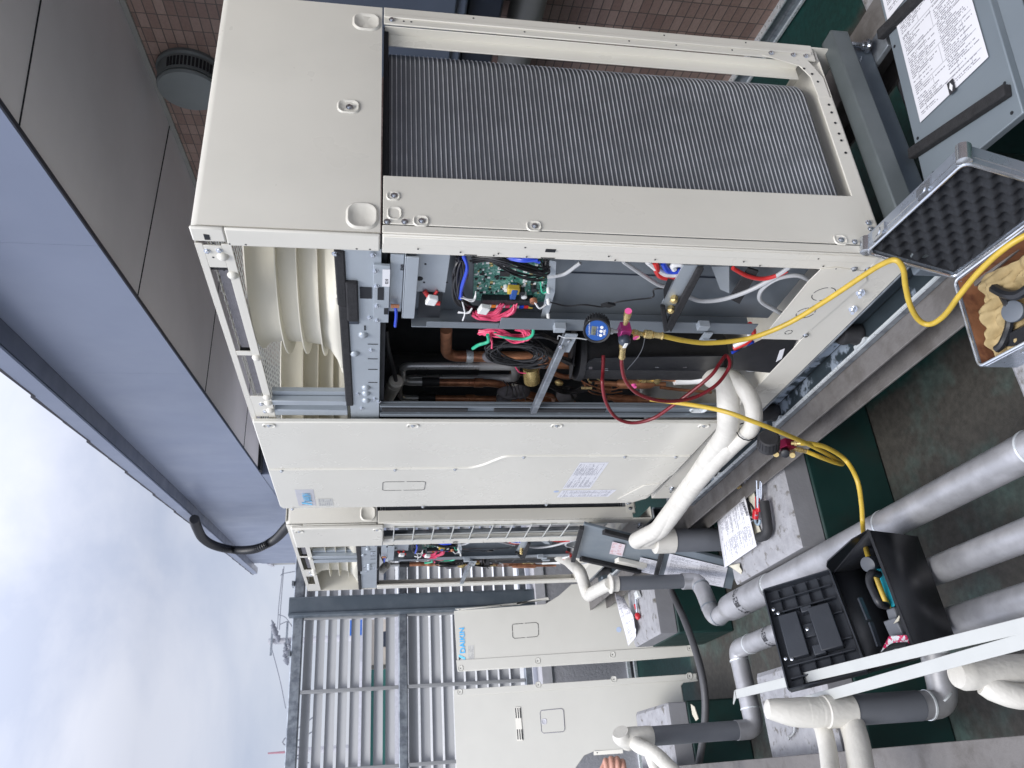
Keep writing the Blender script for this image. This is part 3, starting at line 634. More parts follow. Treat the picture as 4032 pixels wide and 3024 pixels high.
def ac_unit(name, label, oy, W, E, kind):
    O = V((0, oy, 0)); U = thing(name, label, 'air conditioner', (0, oy, 0), 'open air conditioning outdoor units in a row')
    S = V((0, oy+E, 0))
    q = lambda px, py, X=0: P(px, py, 0, X)+S
    def B(n, m, boxes, par=U, **k):
        mb = MB()
        for (a, b, c, d, e, f) in boxes: mb.box(a, b, c+oy, d+oy, e, f)
        return mb.build(n, m, par, **k)
    C_ = M['cream']
    # ---------------- hood
    mb = MB()
    prof = [(0, 1.247), (0, 1.640), (.004, 1.650), (.012, 1.657), (.05, 1.657), (.05, 1.654), (.016, 1.652), (.008, 1.645), (.004, 1.636), (.004, 1.247)]
    mb.prism([(.006, oy+y, z) for y, z in prof], (.757, 0, 0))
    hs = mb.build('hood_side', C_, U)
    mb = MB(); pocket(mb, (.05, oy, 1.288), NY, V((1, 0, 0)), .058, .055, .005); pocket(mb, (.70, oy, 1.288), NY, V((1, 0, 0)), .05, .055, .005); pocket(mb, (.388, oy, 1.327), NY, V((1, 0, 0)), .034, .042, .004)
    mb.build('pressed_recess', C_, hs)
    mb = MB(); screws(mb, [(.384, oy-.003, 1.325)], NY); mb.build('screw', M['screw'], hs)
    B('hood_corner', C_, [(-.004, .004, -.001, .060, 1.247, 1.585), (-.005, .004, -.002, .046, 1.585, 1.657)], bev=.004)
    if kind == 2:
        B('hood_top', C_, [(.02, .75, .0, W, 1.6575, 1.662)])
    B('hood_back', M['plastic'], [(.745, .757, .01, W-.01, 1.26, 1.652)])
    B('hood_far_side', C_ if kind == 2 else C_, [(.0, .76, W-.006, W, 1.247, 1.655)])
    B('inner_partition', M['plastic'], [(.03, .745, .02, .024, 1.35, 1.6)])
    ye = W-.0
    B('top_band', C_, [(0, .003, .06, ye, 1.578, 1.600), (0, .003, .06, ye, 1.640, 1.655), (0, .003, .046+.02, .15, 1.6, 1.64), (0, .003, .548, .572, 1.6, 1.64), (0, .003, .83, .98, 1.6, 1.64), (0, .003, 1.34 if kind == 1 else 1.17, ye, 1.6, 1.64), (0, .02, .06, ye, 1.655, 1.657)], bev=.0012)
    B('foam_strip', M['gfoam'], [(.010, .040, .165, .545, 1.598, 1.626), (.010, .040, .58, .83, 1.598, 1.622)], bev=.003)
    B('foam_end', M['foam'], [(.006, .042, .15, .168, 1.600, 1.640), (.008, .042, .572, .584, 1.6, 1.634)])
    mb = MB(); domes(mb, [(0, oy+y, z) for y, z in ((.105, 1.603), (.178, 1.592), (.582, 1.588), (.835, 1.588), (.875, 1.590), (.93, 1.590))], NX, .0135); mb.build('rivet_disc', C_, U)
    mb = MB(); screws(mb, [(0, oy+y, z) for y, z in ((.086, 1.634), (.082, 1.607), (.078, 1.35), (.078, 1.263), (.885, 1.612), (.94, 1.607))], NX, .006); mb.build('hood_screw', M['screw'], U)
    mb = MB(); holes(mb, [(-.0035, oy+.052, z) for z in (1.615, 1.58, 1.545, 1.3, 1.27)], NX, .0026); holes(mb, [(0, oy+.11, 1.625), (0, oy+.16, 1.609)], NX, .0026); mb.prism([(-.0058, oy+.018, 1.630), (-.0058, oy+.038, 1.630), (-.0058, oy+.038, 1.618), (-.0058, oy+.02, 1.618)], (.0006, 0, 0)); mb.build('hood_hole', M['dark'], U)
    # top fan guard, seen from below
    mb = MB(); x = .035
    while x < .74: mb.box(x, x+.006, oy+.05, oy+W-.03, 1.6385, 1.6398); x += .019
    for k in range(int(W/.045)): mb.box(.03, .745, oy+.07+k*.045, oy+.073+k*.045, 1.640, 1.6412)
    mb.build('fan_guard', M['barwhite'], U, smooth=False)
    B('guard_frame', M['plastic'], [(.03, .745, .58, .64, 1.6, 1.6065)])
    shroud(U, .41, oy+.475)
    if W > 1.5: shroud(U, .41, oy+1.40)
    else: shroud(U, .41, oy+W-.35)
    # ---------------- deck beam
    B('deck_beam', M['sheet'], [(.004, .008, .06, W-.01, 1.2435, 1.336), (.009, .05, .06, W-.01, 1.2435, 1.247), (-.004, .0035, .115, .372, 1.2225, 1.262)], bev=.001)
    B('deck_plate', M['sheet'], [(.05, .745, .03, W-.02, 1.338, 1.341)])
    B('deck_foam', M['foam'], [(-.002, .03, .07, .30, 1.328, 1.353), (-.006, .024, .19, .37, 1.300, 1.330), (-.002, .028, .30, .895, 1.326, 1.350)], bev=.004)
    if kind == 2: B('far_foam', M['foam'], [(-.004, .03, .97, W-.01, 1.334, 1.352)], bev=.004)
    B('deck_opening', M['dark'], [(-.0048, -.0041, .205, .262, 1.236, 1.252), (.0022, .0038, .218, .268, 1.266, 1.296), (-.0048, -.0041, .165, .19, 1.2235, 1.232), (-.0048, -.0041, .3, .33, 1.2235, 1.235), (.0022, .0038, .402, .425, 1.283, 1.287)]+[(.0025, .0038, y, y+.002, z, z+.028) for y, z in ((.50, 1.25), (.585, 1.25), (.65, 1.25), (.735, 1.25))])
    B('rubber_plug', M['navy'], [(.0, .0038, .35, .392, 1.30, 1.328)], bev=.006)
    mb = MB(); domes(mb, [(.004, oy+y, z) for y, z in ((.45, 1.29), (.555, 1.315), (.77, 1.285), (.81, 1.285), (.86, 1.285))], NX, .014); mb.build('beam_disc', M['sheet'], U)
    mb = MB(); screws(mb, [(-.004, oy+y, z) for y, z in ((.135, 1.258), (.2, 1.255), (.29, 1.253), (.36, 1.252))]+[(.004, oy+y, z) for y, z in ((.535, 1.268), (.36, 1.272), (.815, 1.31), (.85, 1.258), (.87, 1.245), (.92, 1.30))], NX, .006); mb.build('beam_screw', M['screw'], U)
    B('serial_label', M['paper'], [(-.0052, -.0046, .128, .20, 1.2225, 1.2405)])
    text('0210', .0105, (-.0054, oy+.188, 1.2265), (0, -1, 0), (0, 0, 1), M['ink'], 'label_number', U)
    # ---------------- posts in the fan bay
    B('bay_post', M['sheet'], [(-.001, .02, .862, .892, 1.346, 1.578), (.0, .02, .930, .970, 1.346, 1.578)] if kind == 1 else [(-.001, .02, .555, .60, 1.346, 1.578), (0, .02, .64, .69, 1.346, 1.578)], bev=.002)
    B('bay_post_web', M['sheet'], [(.021, .035, .835, .93, 1.346, 1.576)] if kind == 1 else [(.021, .035, .52, .64, 1.346, 1.576)])
    # ---------------- corner and other posts
    if kind == 1:
        B('corner_post', C_, [(-.001, .004, .0, .068, -.002, 1.2425), (.0045, .028, -.001, .004, -.002, 1.2425)], bev=.0035)
        B('post_rib', C_, [(-.0035, -.0005, .004, .030, -.002, 1.24)], bev=.0025)
        mb = MB(); mb.prism([(.030, oy-.0022, .006), (.189, oy-.0022, .006), (.172, oy-.0022, 1.241), (.030, oy-.0022, 1.241)], (0, .0037, 0)); mb.build('side_panel', C_, U, bev=.0015)
        mb = MB(); pocket(mb, (.06, oy-.002, 1.215), NY, PX_, .03, .026, .0035)
        for z in (1.155, .89, .10): pocket(mb, (.041, oy-.002, z), NY, PX_, .024, .028, .0035)
        pocket(mb, (.11, oy-.002, 1.218), NY, PX_, .02, .024, .0035)
        mb.build('pressed_recess', C_, U)
        mb = MB(); screws(mb, [(.112, oy-.003, 1.216), (.041, oy-.003, 1.153), (.041, oy-.003, .888), (.041, oy-.003, .098), (.036, oy-.003, .062), (.035, oy-.002, 1.232), (.037, oy-.002, 1.192)], NY, .006); mb.build('panel_screw', M['screw'], U)
        B('coil_header', M['navy'], [(.34, .344, .42, .62, .35, 1.22), (.30, .304, .63, .80, .3, 1.22)])
        mb = MB()
        for k in range(26): mb.box(.3385, .3395, .455, .468, .40+k*.031, .412+k*.031)
        mb.build('header_fins', M['sheetd'], U)
    else:
        B('corner_post', C_, [(-.002, .003, .0, .068, -.002, 1.2425), (.0035, .062, -.001, .004, -.002, 1.2425)], bev=.003)
        B('column', C_, [(-.001, .02, .27, .372, .10, 1.215)], bev=.004)
        B('front_cover', C_, [(-.022, -.004, -.004, .305, 1.215, 1.636)], bev=.006)
        mb = MB(); pocket(mb, (-.022, oy+.03, 1.60), NX, PZ, .03, .03); pocket(mb, (-.022, oy+.03, 1.245), NX, PZ, .03, .03); mb.build('pressed_recess', C_, U)
        mb = MB(); screws(mb, [(-.0225, oy+.03, 1.60), (-.0225, oy+.03, 1.245)], NX, .006); mb.build('cover_screw', M['screw'], U)
        # near-side wire guard over the coil front
        mb = MB()
        for y in (.05, .17, .262): mb.tube([(-.006, oy+y, .12), (-.006, oy+y, 1.165)], .0035, 6)
        for k in range(12): mb.tube([(-.009, oy+.035, 1.165-.095*k), (-.009, oy+.275, 1.165-.095*k)], .0035, 6)
        mb.build('wire_guard', M['barwhite'], U)
        mb = MB()   # coil behind the guard
        y0 = oy+.035; mb.box(.05, .09, y0, y0+.20, .05, 1.2); mb.mi = 1; z = .06
        while z < 1.2: mb.box(.046, .0495, y0, y0+.20, z, z+.005); z += .0244
        mb.build('front_coil', [M['coilfin'], M['coiltube']], U)
    mb = MB(); holes(mb, [(-.0038, oy+E+y, z) for y, z in ((.044, 1.16), (.058, .98), (.05, .97), (.058, .90), (.022, .91), (.044, .70), (.058, .68), (.05, .58), (.044, .35), (.058, .30), (.02, .16), (.05, .13), (.058, .09))], NX, .0022); holes(mb, [(-.0038, oy+E+.05, 1.06)], NX, .0022)
    mb.prism([(-.0038, oy+E+.024, .86), (-.0038, oy+E+.036, .86), (-.0038, oy+E+.036, .835), (-.0038, oy+E+.024, .835)], (-.0006, 0, 0)); mb.prism([(-.0015, oy+E+.061, .865), (-.0015, oy+E+.064, .865), (-.0015, oy+E+.064, .83), (-.0015, oy+E+.061, .83)], (-.0006, 0, 0)); mb.prism([(-.0015, oy+E+.061, 1.05), (-.0015, oy+E+.064, 1.05), (-.0015, oy+E+.064, 1.02), (-.0015, oy+E+.061, 1.02)], (-.0006, 0, 0)); mb.build('post_hole', M['dark'], U)
    B('rear_post', C_, [(.700, .765, -.001, .004, -.01, 1.2425), (.762, .766, .0045, .05, -.01, 1.2425)], bev=.002)
    B('rear_post_rib', C_, [(.722, .735, -.005, -.0005, .0, 1.2425)], bev=.002)
    B('rear_post_return', C_, [(.655, .70, .030, .034, .04, 1.2425), (.696, .6995, .0045, .0345, .04, 1.24)], bev=.001)
    mb = MB(); holes(mb, [(.715, oy-.001, z) for z in (1.19, 1.17, .86, .56, .42, .25)]+[(.752, oy-.001, z) for z in (1.0, .7, .45, .2)], NY, .0026)
    for z in (1.02, .78, .55): mb.box(.66, .664, oy+.0335, oy+.0348, z, z+.03)
    mb.build('post_hole', M['dark'], U)
    mb = MB(); screws(mb, [(.715, oy-.002, z) for z in (1.222, .13, .06, .02)], NY, .006); mb.build('post_screw', M['screw'], U)
    # gusset and bottom side rail
    mb = MB(); mb.prism([(.706, oy-.0025, .16), (.70, oy-.0025, .02), (.63, oy-.0025, -.012), (.55, oy-.0025, -.012), (.55, oy-.0025, .022), (.63, oy-.0025, .026), (.672, oy-.0025, .05)], (0, .003, 0)); mb.build('gusset', C_, U)
    B('side_rail', C_, [(.03, .552, -.002, .003, -.018, .024), (.03, .70, .0, .03, -.022, -.0185)], bev=.001)
    mb = MB(); holes(mb, [(x, oy-.0035, .0) for x in (.52, .49, .45, .41, .385, .34)], NY, .0038); holes(mb, [(.66, oy-.0035, .04), (.64, oy-.0035, .02), (.61, oy-.0035, .01)], NY, .0038); mb.build('rail_hole', M['dark'], U)
    mb = MB(); screws(mb, [(x, oy-.003, .004) for x in (.10, .08, .05)], NY, .0065); mb.build('rail_screw', M['screw'], U)
    coil(U, .15 if kind == 1 else .05, W, far=(kind == 1))
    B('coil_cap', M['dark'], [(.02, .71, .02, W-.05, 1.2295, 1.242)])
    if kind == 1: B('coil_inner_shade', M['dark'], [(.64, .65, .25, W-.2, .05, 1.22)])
    # ---------------- base
    B('base_rail', C_, [(-.001, .004, 0 if kind == 1 else .0, W, -.104, -.002), (.0045, .06, 0, W, -.104, -.100), (.0045, .05, 0, W, -.006, -.002)], bev=.0015)
    B('base_pan', C_, [(.06, .755, .012, W-.012, -.03, -.024)])
    B('rear_base_rail', C_, [(.755, .76, 0, W, -.104, -.002)])
    # ---------------- bay frame left of the electrics, valves bay
    if kind == 1:
        B('bay_frame', M['sheetd'], [(.012, .02, .898, .985, .02, 1.241), (-.001, .010, .897, .905, .02, 1.241), (-.002, .010, .958, .975, .02, 1.241)], bev=.0015)
        B('bay_seal', M['foam'], [(-.001, .011, .915, .940, .95, 1.235), (-.001, .011, .915, .940, .47, .86)], bev=.002)
        mb = MB(); screws(mb, [(.01, oy+.949, z) for z in (1.11, .62)], NX, .007); mb.build('frame_screw', M['screw'], U)
        mb = MB(); pocket(mb, (-.001+.012, oy+.93, .125), NX, PZ, .05, .035, .006); mb.build('pressed_recess', M['galvbright'], U)
    else:
        B('far_post', C_, [(-.001, .012, W-.075, W, .0, 1.241)], bev=.003)
        B('far_post_return', C_, [(.013, .05, W-.012, W, .0, 1.241)])
        B('back_post', M['galv'], [(.70, .74, W-.1, W-.02, 0, 1.24)])
    # ---------------- electric box
    y0 = .02
    def Bs(n, m, boxes, **k): return B(n, m, [(a, b, c+E, d+E, e, f) for (a, b, c, d, e, f) in boxes], **k)
    eb = Bs('electric_box', M['sheetd'], [(.060, .064, .02, .40, .10, 1.225), (.002, .0595, .398, .402, .17, 1.16)], bev=.001)
    Bs('box_flange', M['sheetd'], [(.0015, .005, .345, .3975, .17, .92), (.0015, .005, .372, .3975, .921, 1.12)], par=eb, bev=.001)
    Bs('box_crease', M['navy'], [(.0565, .0595, .200, .203, .32, .76)], par=eb)
    Bs('upper_plate', M['sheet'], [(.02, .024, .07, .255, 1.08, 1.222)], par=eb)
    Bs('cover_hinge', M['sheet'], [(-.006, -.001, .075, .345, 1.155, 1.185), (-.006, .016, .075, .345, 1.1855, 1.188), (.012, .016, .09, .34, 1.19, 1.222)], par=eb, bev=.001)
    Bs('round_port', M['dark'], [(.0175, .0195, .255, .375, 1.085, 1.145)], par=eb)
    mb = MB(); holes(mb, [q(1675, 1040, .0195), q(1640, 1062, .0195), q(1760, 1112, .0195), q(1670, 1112, .0195)], NX, .0028); holes(mb, [q(1652, 1097, .0195)], NX, .009); mb.build('plate_hole', M['dark'], eb)
    text('0260', .012, q(1590, 1065, .011), (0, -1, 0), PZ, M['ink'], 'label_number', eb)
    # circuit board
    A = [q(1868, 1012, .05), q(2150, 1020, .05), q(2165, 1185, .05), q(1862, 1178, .05)]
    mb = MB(); mb.prism(A, (-.003, 0, 0)); pcb = mb.build('circuit_board', M['pcb'], eb)
    ro = random.Random(5)
    def lerp2(u, v, x=.046): a = A[0].lerp(A[1], u); b = A[3].lerp(A[2], u); p = a.lerp(b, v); p.x = x; return p
    mb = MB()
    for _ in range(150):
        p = lerp2(ro.uniform(.03, .97), ro.uniform(.05, .8)); s = ro.uniform(.0015, .004); mb.mi = ro.choice((0, 0, 0, 1, 1, 2)); mb.obox(p, (.002, 0, 0), (0, s, 0), (0, 0, ro.uniform(.0012, .004)))
    mb.build('chip', [M['black'], M['white'], M['brass']], pcb, smooth=False)
    mb = MB(); p = lerp2(.42, .32); mb.obox(p, (.003, 0, 0), (0, .010, 0), (0, 0, .013)); mb.build('processor', M['black'], pcb)
    mb = MB()
    for k in range(11): p = lerp2(.14+.06*k, .9, .04); mb.obox(p, (.012, 0, 0), (0, .011, 0), (0, 0, .0066))
    mb.build('terminal_block', M['black'], pcb, bev=.001)
    mb = MB()
    for k, c in enumerate((0, 0, 1, 0, 0, 2, 3, 0, 4, 5, 6)): p = lerp2(.14+.06*k, 1.02, .036); mb.mi = c; mb.obox(p, (.006, 0, 0), (0, .006, 0), (0, 0, .006))
    mb.build('plug_row', [M['white'], M['wire_o'], M['wire_p'], M['wire_g'], M['wire_b'], M['wire_r'], M['yellow']], pcb)
    mb = MB(); p = q(2022, 1148, .03); mb.obox(p, (.012, 0, 0), (0, .021, 0), (0, 0, .008)); mb.build('choke', M['gblue'], pcb, bev=.002)
    mb = MB(); mb.obox(q(2022, 1140, .029), (.009, 0, 0), (0, .012, 0), (0, 0, .016)); mb.build('choke_core', M['yellow'], pcb, bev=.003)
    mb = MB(); mb.lathe(q(2095, 1175, .05), NX, [(0, .012), (.022, .012), (.024, .006)], 14); mb.lathe(q(2052, 1130, .05), NX, [(0, .009), (.022, .009)], 12); mb.lathe(q(2100, 1120, .05), NX, [(0, .008), (.02, .008)], 12); mb.build('capacitor', M['black'], pcb)
    mb = MB(); mb.lathe(q(2062, 1150, .05), NX, [(0, .008), (.018, .008), (.02, .004)], 12); mb.lathe(q(1992, 1122, .05), NX, [(0, .007), (.018, .007)], 12); mb.build('white_capacitor', M['white'], pcb)
    mb = MB(); mb.lathe(q(2100, 1178, .03), NX, [(0, .008), (.002, .0105), (.004, .008), (.006, .0105), (.008, .008), (.01, .0105), (.012, .008)], 14); mb.build('copper_coil', M['copper'], pcb)
    mb = MB(); mb.prism([q(2165, 1025, .02), q(2190, 1030, .02), q(2185, 1150, .02), q(2150, 1275, .02), q(2128, 1262, .02), q(2150, 1160, .02)], (.003, 0, 0)); mb.build('board_bracket', M['sheet'], eb)
    mb = MB()
    for py_ in (1135, 1180, 1238): mb.lathe(q(2158, py_, .02), NX, [(0, .005), (.012, .005), (.016, .003)], 10)
    mb.build('standoff', M['white'], eb)
    # ---- wires
    mb = MB(); bundle(mb, [q(1812, 1005, .03), q(1800, 1060, .02), q(1795, 1120, .02), q(1808, 1180, .02), q(1850, 1225, .03)], 12, .009, .0033)
    bundle(mb, [q(1820, 1005, .03), q(1828, 1070, .015), q(1812, 1140, .015), q(1830, 1200, .02), q(1870, 1215, .04)], 9, .009, .003)
    bundle(mb, [q(1860, 1015, .03), q(1990, 1030, .01), q(2080, 1060, .005), q(2150, 1070, .01), q(2140, 1030, .03)], 12, .010, .0026)
    bundle(mb, [q(1930, 1015, .03), q(2020, 1070, .01), q(2100, 1090, .012), q(2150, 1090, .03)], 8, .007, .0018)
    mb.build('black_wire_bundle', M['wire_k'], U)
    mb = MB(); bundle(mb, [q(1828, 1005, .02), q(1836, 1060, .005), q(1822, 1130, .005), q(1812, 1175, .01)], 2, .003, .0042)
    bundle(mb, [q(1985, 1015, .02), q(2060, 1024, .0), q(2120, 1024, .0)], 4, .005, .0035); mb.build('blue_wire', M['wire_b'], U)
    mb = MB(); bundle(mb, [q(2030, 1190, .035), q(2015, 1225, .02), q(1960, 1252, .012), q(1900, 1248, .012), q(1868, 1238, .02)], 12, .008, .0026)
    bundle(mb, [q(1975, 1195, .03), q(1950, 1235, .02), q(1890, 1240, .015), q(1865, 1230, .03)], 9, .007, .0026)
    bundle(mb, [q(2040, 1285, .05), q(2080, 1318, .03), q(2040, 1335, .03), q(1960, 1312, .03), q(1895, 1310, .05)], 18, .010, .0026)
    bundle(mb, [q(1925, 1315, .03), q(1940, 1345, .02), q(1935, 1370, .03)], 4, .004, .002)
    bundle(mb, [q(2030, 1445, .1), q(2045, 1465, .1), q(2070, 1470, .1)], 1, .001, .0025); mb.build('pink_wire_bundle', M['wire_p'], U)
    mb = MB(); bundle(mb, [q(1872, 1150, .02), q(1862, 1180, .005), q(1818, 1172, .005)], 3, .004, .0018); bundle(mb, [q(1820, 1185, .01), q(1830, 1232, .0), q(1822, 1262, .0)], 1, .0, .0022)
    bundle(mb, [q(1800, 1228, .005), q(1840, 1230, .0), q(1860, 1212, .01)], 2, .003, .002); bundle(mb, [q(2105, 1190, .02), q(2125, 1214, .01), q(2150, 1200, .02)], 1, .0, .0026); mb.build('white_wire', M['wire_w'], U)
    mb = MB(); mb.tube(spline([q(2100, 1290, .03), q(2095, 1320, .02), q(2060, 1335, .02), q(1990, 1328, .02), q(1945, 1310, .03)]), .0045, 8); mb.tube(spline([q(1920, 1318, .02), q(1922, 1345, .02), q(1885, 1358, .02), q(1862, 1372, .03)]), .005, 8); mb.tube(spline([q(2128, 1110, .02), q(2135, 1150, .01), q(2155, 1150, .01)]), .0022, 6); mb.build('earth_wire', M['wire_g'], U)
    mb = MB(); mb.tube(spline([q(1556, 1285, 0), q(1560, 1240, -.002), q(1557, 1205, 0)]), .0042, 8); mb.build('ground_strap', M['wire_b'], U)
    mb = MB(); mb.lathe(q(1557, 1205, -.002), PZ, [(-.01, .005), (.012, .006)], 8); mb.build('strap_lug', M['copper'], U)
    for c in (q(1700, 1182, .0), q(1905, 1218, .0)):
        mb = MB(); mb.obox(c, (.008, 0, 0), (0, .015, .004), (0, -.003, .013)); mb.build('connector_block', M['white'], U, bev=.003)
    mb = MB(); mb.tube(spline([q(1670, 1145, .017), q(1685, 1165, .01), q(1698, 1178, .005)]), .006, 8); mb.tube(spline([q(1722, 1145, .017), q(1708, 1165, .01)]), .004, 8); mb.tube([q(1690, 1190, .016), q(1732, 1193, .016)], .007, 8); mb.build('red_wire', M['wire_r'], U)
    # ---- lower part of the electric box
    mb = MB(); mb.prism([q(2745, 1045, .0), q(2770, 1045, .0), q(2640, 1298, .0), q(2620, 1270, .0)], (-.012, 0, 0)); mb.prism([q(2598, 1195, .001), q(2618, 1198, .001), q(2632, 1290, .001), q(2612, 1295, .001)], (-.012, 0, 0)); mb.build('bracket_seal', M['foam'], U, bev=.003)
    mb = MB(); mb.prism([q(2745, 1040, .01), q(2690, 1040, .01), q(2605, 1190, .01), q(2628, 1262, .01)], (-.004, 0, 0)); mb.build('wire_entry_plate', M['sheet'], U)
    mb = MB(); mb.prism([q(2630, 1095, .004), q(2650, 1100, .004), q(2632, 1140, .004), q(2615, 1180, .004), q(2612, 1140, .004)], (-.001, 0, 0)); mb.build('entry_slot', M['dark'], U)
    for c in ((2655, 1170), (2642, 1210)):
        mb = MB(); mb.lathe(q(*c, .005), NX+PZ*.3, [(0, .011), (.014, .011), (.018, .006)], 6); mb.build('brass_lug', M['brass'], U)
    for nm, mt, pts, r in (('power_wire', 'wire_r', [(2580, 1030), (2595, 1080), (2640, 1092), (2680, 1075)], .009), ('power_wire', 'wire_w', [(2550, 1030), (2610, 1075), (2670, 1080), (2695, 1055), (2680, 1040), (2650, 1045), (2655, 1060)], .008), ('power_wire', 'wire_b', [(2610, 1035), (2630, 1065), (2668, 1068), (2680, 1060)], .008),
                           ('control_cable', 'wire_gr', [(2455, 1030), (2520, 1075), (2590, 1120), (2625, 1130)], .0055), ('control_cable', 'wire_gr', [(2155, 1092), (2220, 1080), (2265, 1050), (2285, 1035)], .005),
                           ('control_cable', 'wire_gr', [(2700, 1165), (2760, 1185), (2850, 1178), (2960, 1140), (3060, 1085), (3110, 1050)], .0062), ('control_cable', 'wire_gr', [(3200, 1110), (3140, 1085), (3060, 1098), (3000, 1140), (2995, 1185), (3060, 1225), (3090, 1240)], .006),
                           ('power_wire', 'wire_r', [(2885, 1055), (2940, 1085), (3000, 1098), (3060, 1085), (3100, 1065)], .0058), ('power_wire', 'wire_r', [(2952, 1275), (2968, 1310), (2945, 1345), (2890, 1372)], .0075), ('power_wire', 'wire_w', [(2950, 1308), (2945, 1335), (2890, 1362)], .0068), ('power_wire', 'wire_b', [(2965, 1345), (2930, 1380), (2880, 1388)], .0052),
                           ('control_cable', 'wire_gr', [(3130, 1340), (3100, 1400), (3040, 1440), (2960, 1458), (2925, 1448)], .0055), ('sensor_wire', 'wire_k', [(2150, 1185), (2230, 1205), (2300, 1200), (2375, 1208), (2430, 1190), (2500, 1180), (2570, 1170), (2575, 1140), (2625, 1135)], .0022)):
        mb = MB(); mb.tube(spline([q(a, b, .02) for a, b in pts], 8), r, 8); mb.build(nm, M[mt], U)
    mb = MB(); mb.obox(q(2395, 1200, .015), (.004, 0, 0), (0, .006, .008), (0, -.003, .012)); mb.build('wire_tie', M['wire_k'], U)
    for c in ((2203, 1290), (2768, 1282)):
        mb = MB(); mb.obox(q(*c, -.008), (.01, 0, 0), (0, .012, 0), (0, 0, .016)); mb.build('catch_block', M['sheet'], U, bev=.001)
    mb = MB(); mb.obox(q(2780, 1325, -.004), (.002, 0, 0), (0, .022, 0), (0, 0, .013)); mb.obox(q(2790, 1345, -.01), (.002, 0, 0), (0, .01, 0), (0, 0, .02)); mb.build('clip_bracket', M['sheet'], U)
    # lower inner shelf and dark compartment
    mb = MB(); mb.prism([q(2800, 1045, .03), q(2870, 1045, .03), q(2870, 1150, .03), q(2835, 1135, .03)], (-.004, 0, 0)); mb.build('inner_bracket', M['sheet'], U)
    mb = MB(); mb.prism([q(2945, 1050, .03), q(2985, 1062, .03), q(2910, 1190, .03), q(2870, 1170, .03)], (-.006, 0, 0)); mb.build('inner_seal', M['foam'], U)
    if kind == 1:
        mb = MB(); mb.prism([q(3232, 1058, -.002), q(3290, 1052, -.002), q(3408, 1068, -.002), q(3412, 1105, -.002), q(3145, 1336, -.002), q(2998, 1332, -.002), q(3182, 1106, -.002)], (-.0022, 0, 0)); kc = mb.build('knockout_cover', C_, U)
        mb = MB()
        for (cx_, cy_, rr_) in ((3243, 1158, .031), (3172, 1232, .026), (3105, 1308, .0105)):
            c = q(cx_, cy_, -.0043)
            for a0, a1 in ((.15, 1.4), (1.7, 3.0), (3.3, 4.55), (4.85, 6.15)):
                mb.tube([c+V((0, math.cos(a0+(a1-a0)*i/8)*rr_, math.sin(a0+(a1-a0)*i/8)*rr_)) for i in range(9)], .0011, 5)
        mb.build('knockout_slot', M['dark'], kc)
        mb = MB(); screws(mb, [q(3172, 1320, -.0045), q(3362, 1058, -.002), q(3418, 1060, -.002)], NX, .007); mb.build('cover_screw', M['screw'], kc)
        mb = MB(); mb.prism([q(3020, 1330, .0), q(3135, 1340, .0), q(3115, 1395, .0), q(3050, 1470, .0), q(2885, 1455, .0), q(2890, 1395, .0)], (.004, 0, 0)); mb.build('lower_cover', M['black'], U)
        mb = MB(); mb.prism([q(3070, 1380, -.003), q(3090, 1372, -.003), q(3078, 1412, -.003), q(3055, 1425, -.003)], (-.0005, 0, 0)); mb.build('small_label', M['paper'], U)
    # ---------------- refrigerant circuit
    X1, X2 = .20, .26
    def pipe(n, m, pts, r, X=X1, sm=.03, par=U):
        mb = MB(); mb.tube(smoothpath([q(*p[:2], p[2] if len(p) > 2 else X) for p in pts], sm, 8), r, 14); return mb.build(n, M[m], par)
    kx = 1.12
    pipe('copper_pipe', 'copper', [(1757, 1295), (1757, 1402), (1960, 1404), (2250, 1404)], .020, .22, .05)
    mb = MB(); mb.lathe(q(1858, 1403, .22), -PZ, [(-.02, .0225), (.0, .0225), (.004, .021)], 16); mb.build('pipe_clamp', M['galvbright'], U)
    pipe('steel_pipe', 'steelp', [(1890, 1440), (1583, 1440), (1583, 1504), (1664, 1504)], .0135, .2, .036)
    pipe('steel_pipe', 'steelp', [(1890, 1488, .24), (1600, 1488, .24), (1570, 1515, .22), (1572, 1568), (1650, 1568)], .0125, .2, .034)
    pipe('coated_pipe', 'steelg', [(1888, 1440), (2030, 1440), (2030, 1490, .22), (1885, 1489, .24)], .0165, .2, .035)
    for (a, b, yy) in ((1662, 1730, 1505), (1647, 1714, 1568)):
        mb = MB(); mb.tube([q(a, yy, .2), q(b, yy, .2)], .0185, 14); mb.build('rubber_sleeve', M['rubber'], U)
    pipe('copper_pipe', 'copper', [(1725, 1506), (1955, 1508), (2015, 1532), (2100, 1560), (2260, 1590)], .0145, .2, .04)
    pipe('copper_pipe', 'copper', [(1712, 1569), (1990, 1573), (2250, 1588)], .014, .2, .03)
    mb = MB()
    for (a, yy) in ((1878, 1507), (1845, 1571), (2178, 1585)): mb.lathe(q(a, yy, .2), -PZ, [(-.012, .0145), (-.01, .0175), (.022, .0175), (.026, .0145)], 14)
    mb.build('pipe_joint', M['copper'], U)
    mb = MB(); mb.lathe(q(1560, 1500, .12), (q(1508, 1592, .12)-q(1560, 1500, .12)), [(-.006, .02), (0, .0255), (.02, .0255), (.022, .022), (.024, .0255), (.12, .0255)], 20); mb.build('sensor_tube', M['wrap'], U)
    mb = MB(); mb.tube(spline([q(1520, 1300, .15), q(1530, 1380, .13), q(1548, 1450, .12), q(1560, 1503, .12)]), .0075, 8); mb.build('sensor_cable', M['wire_k'], U)
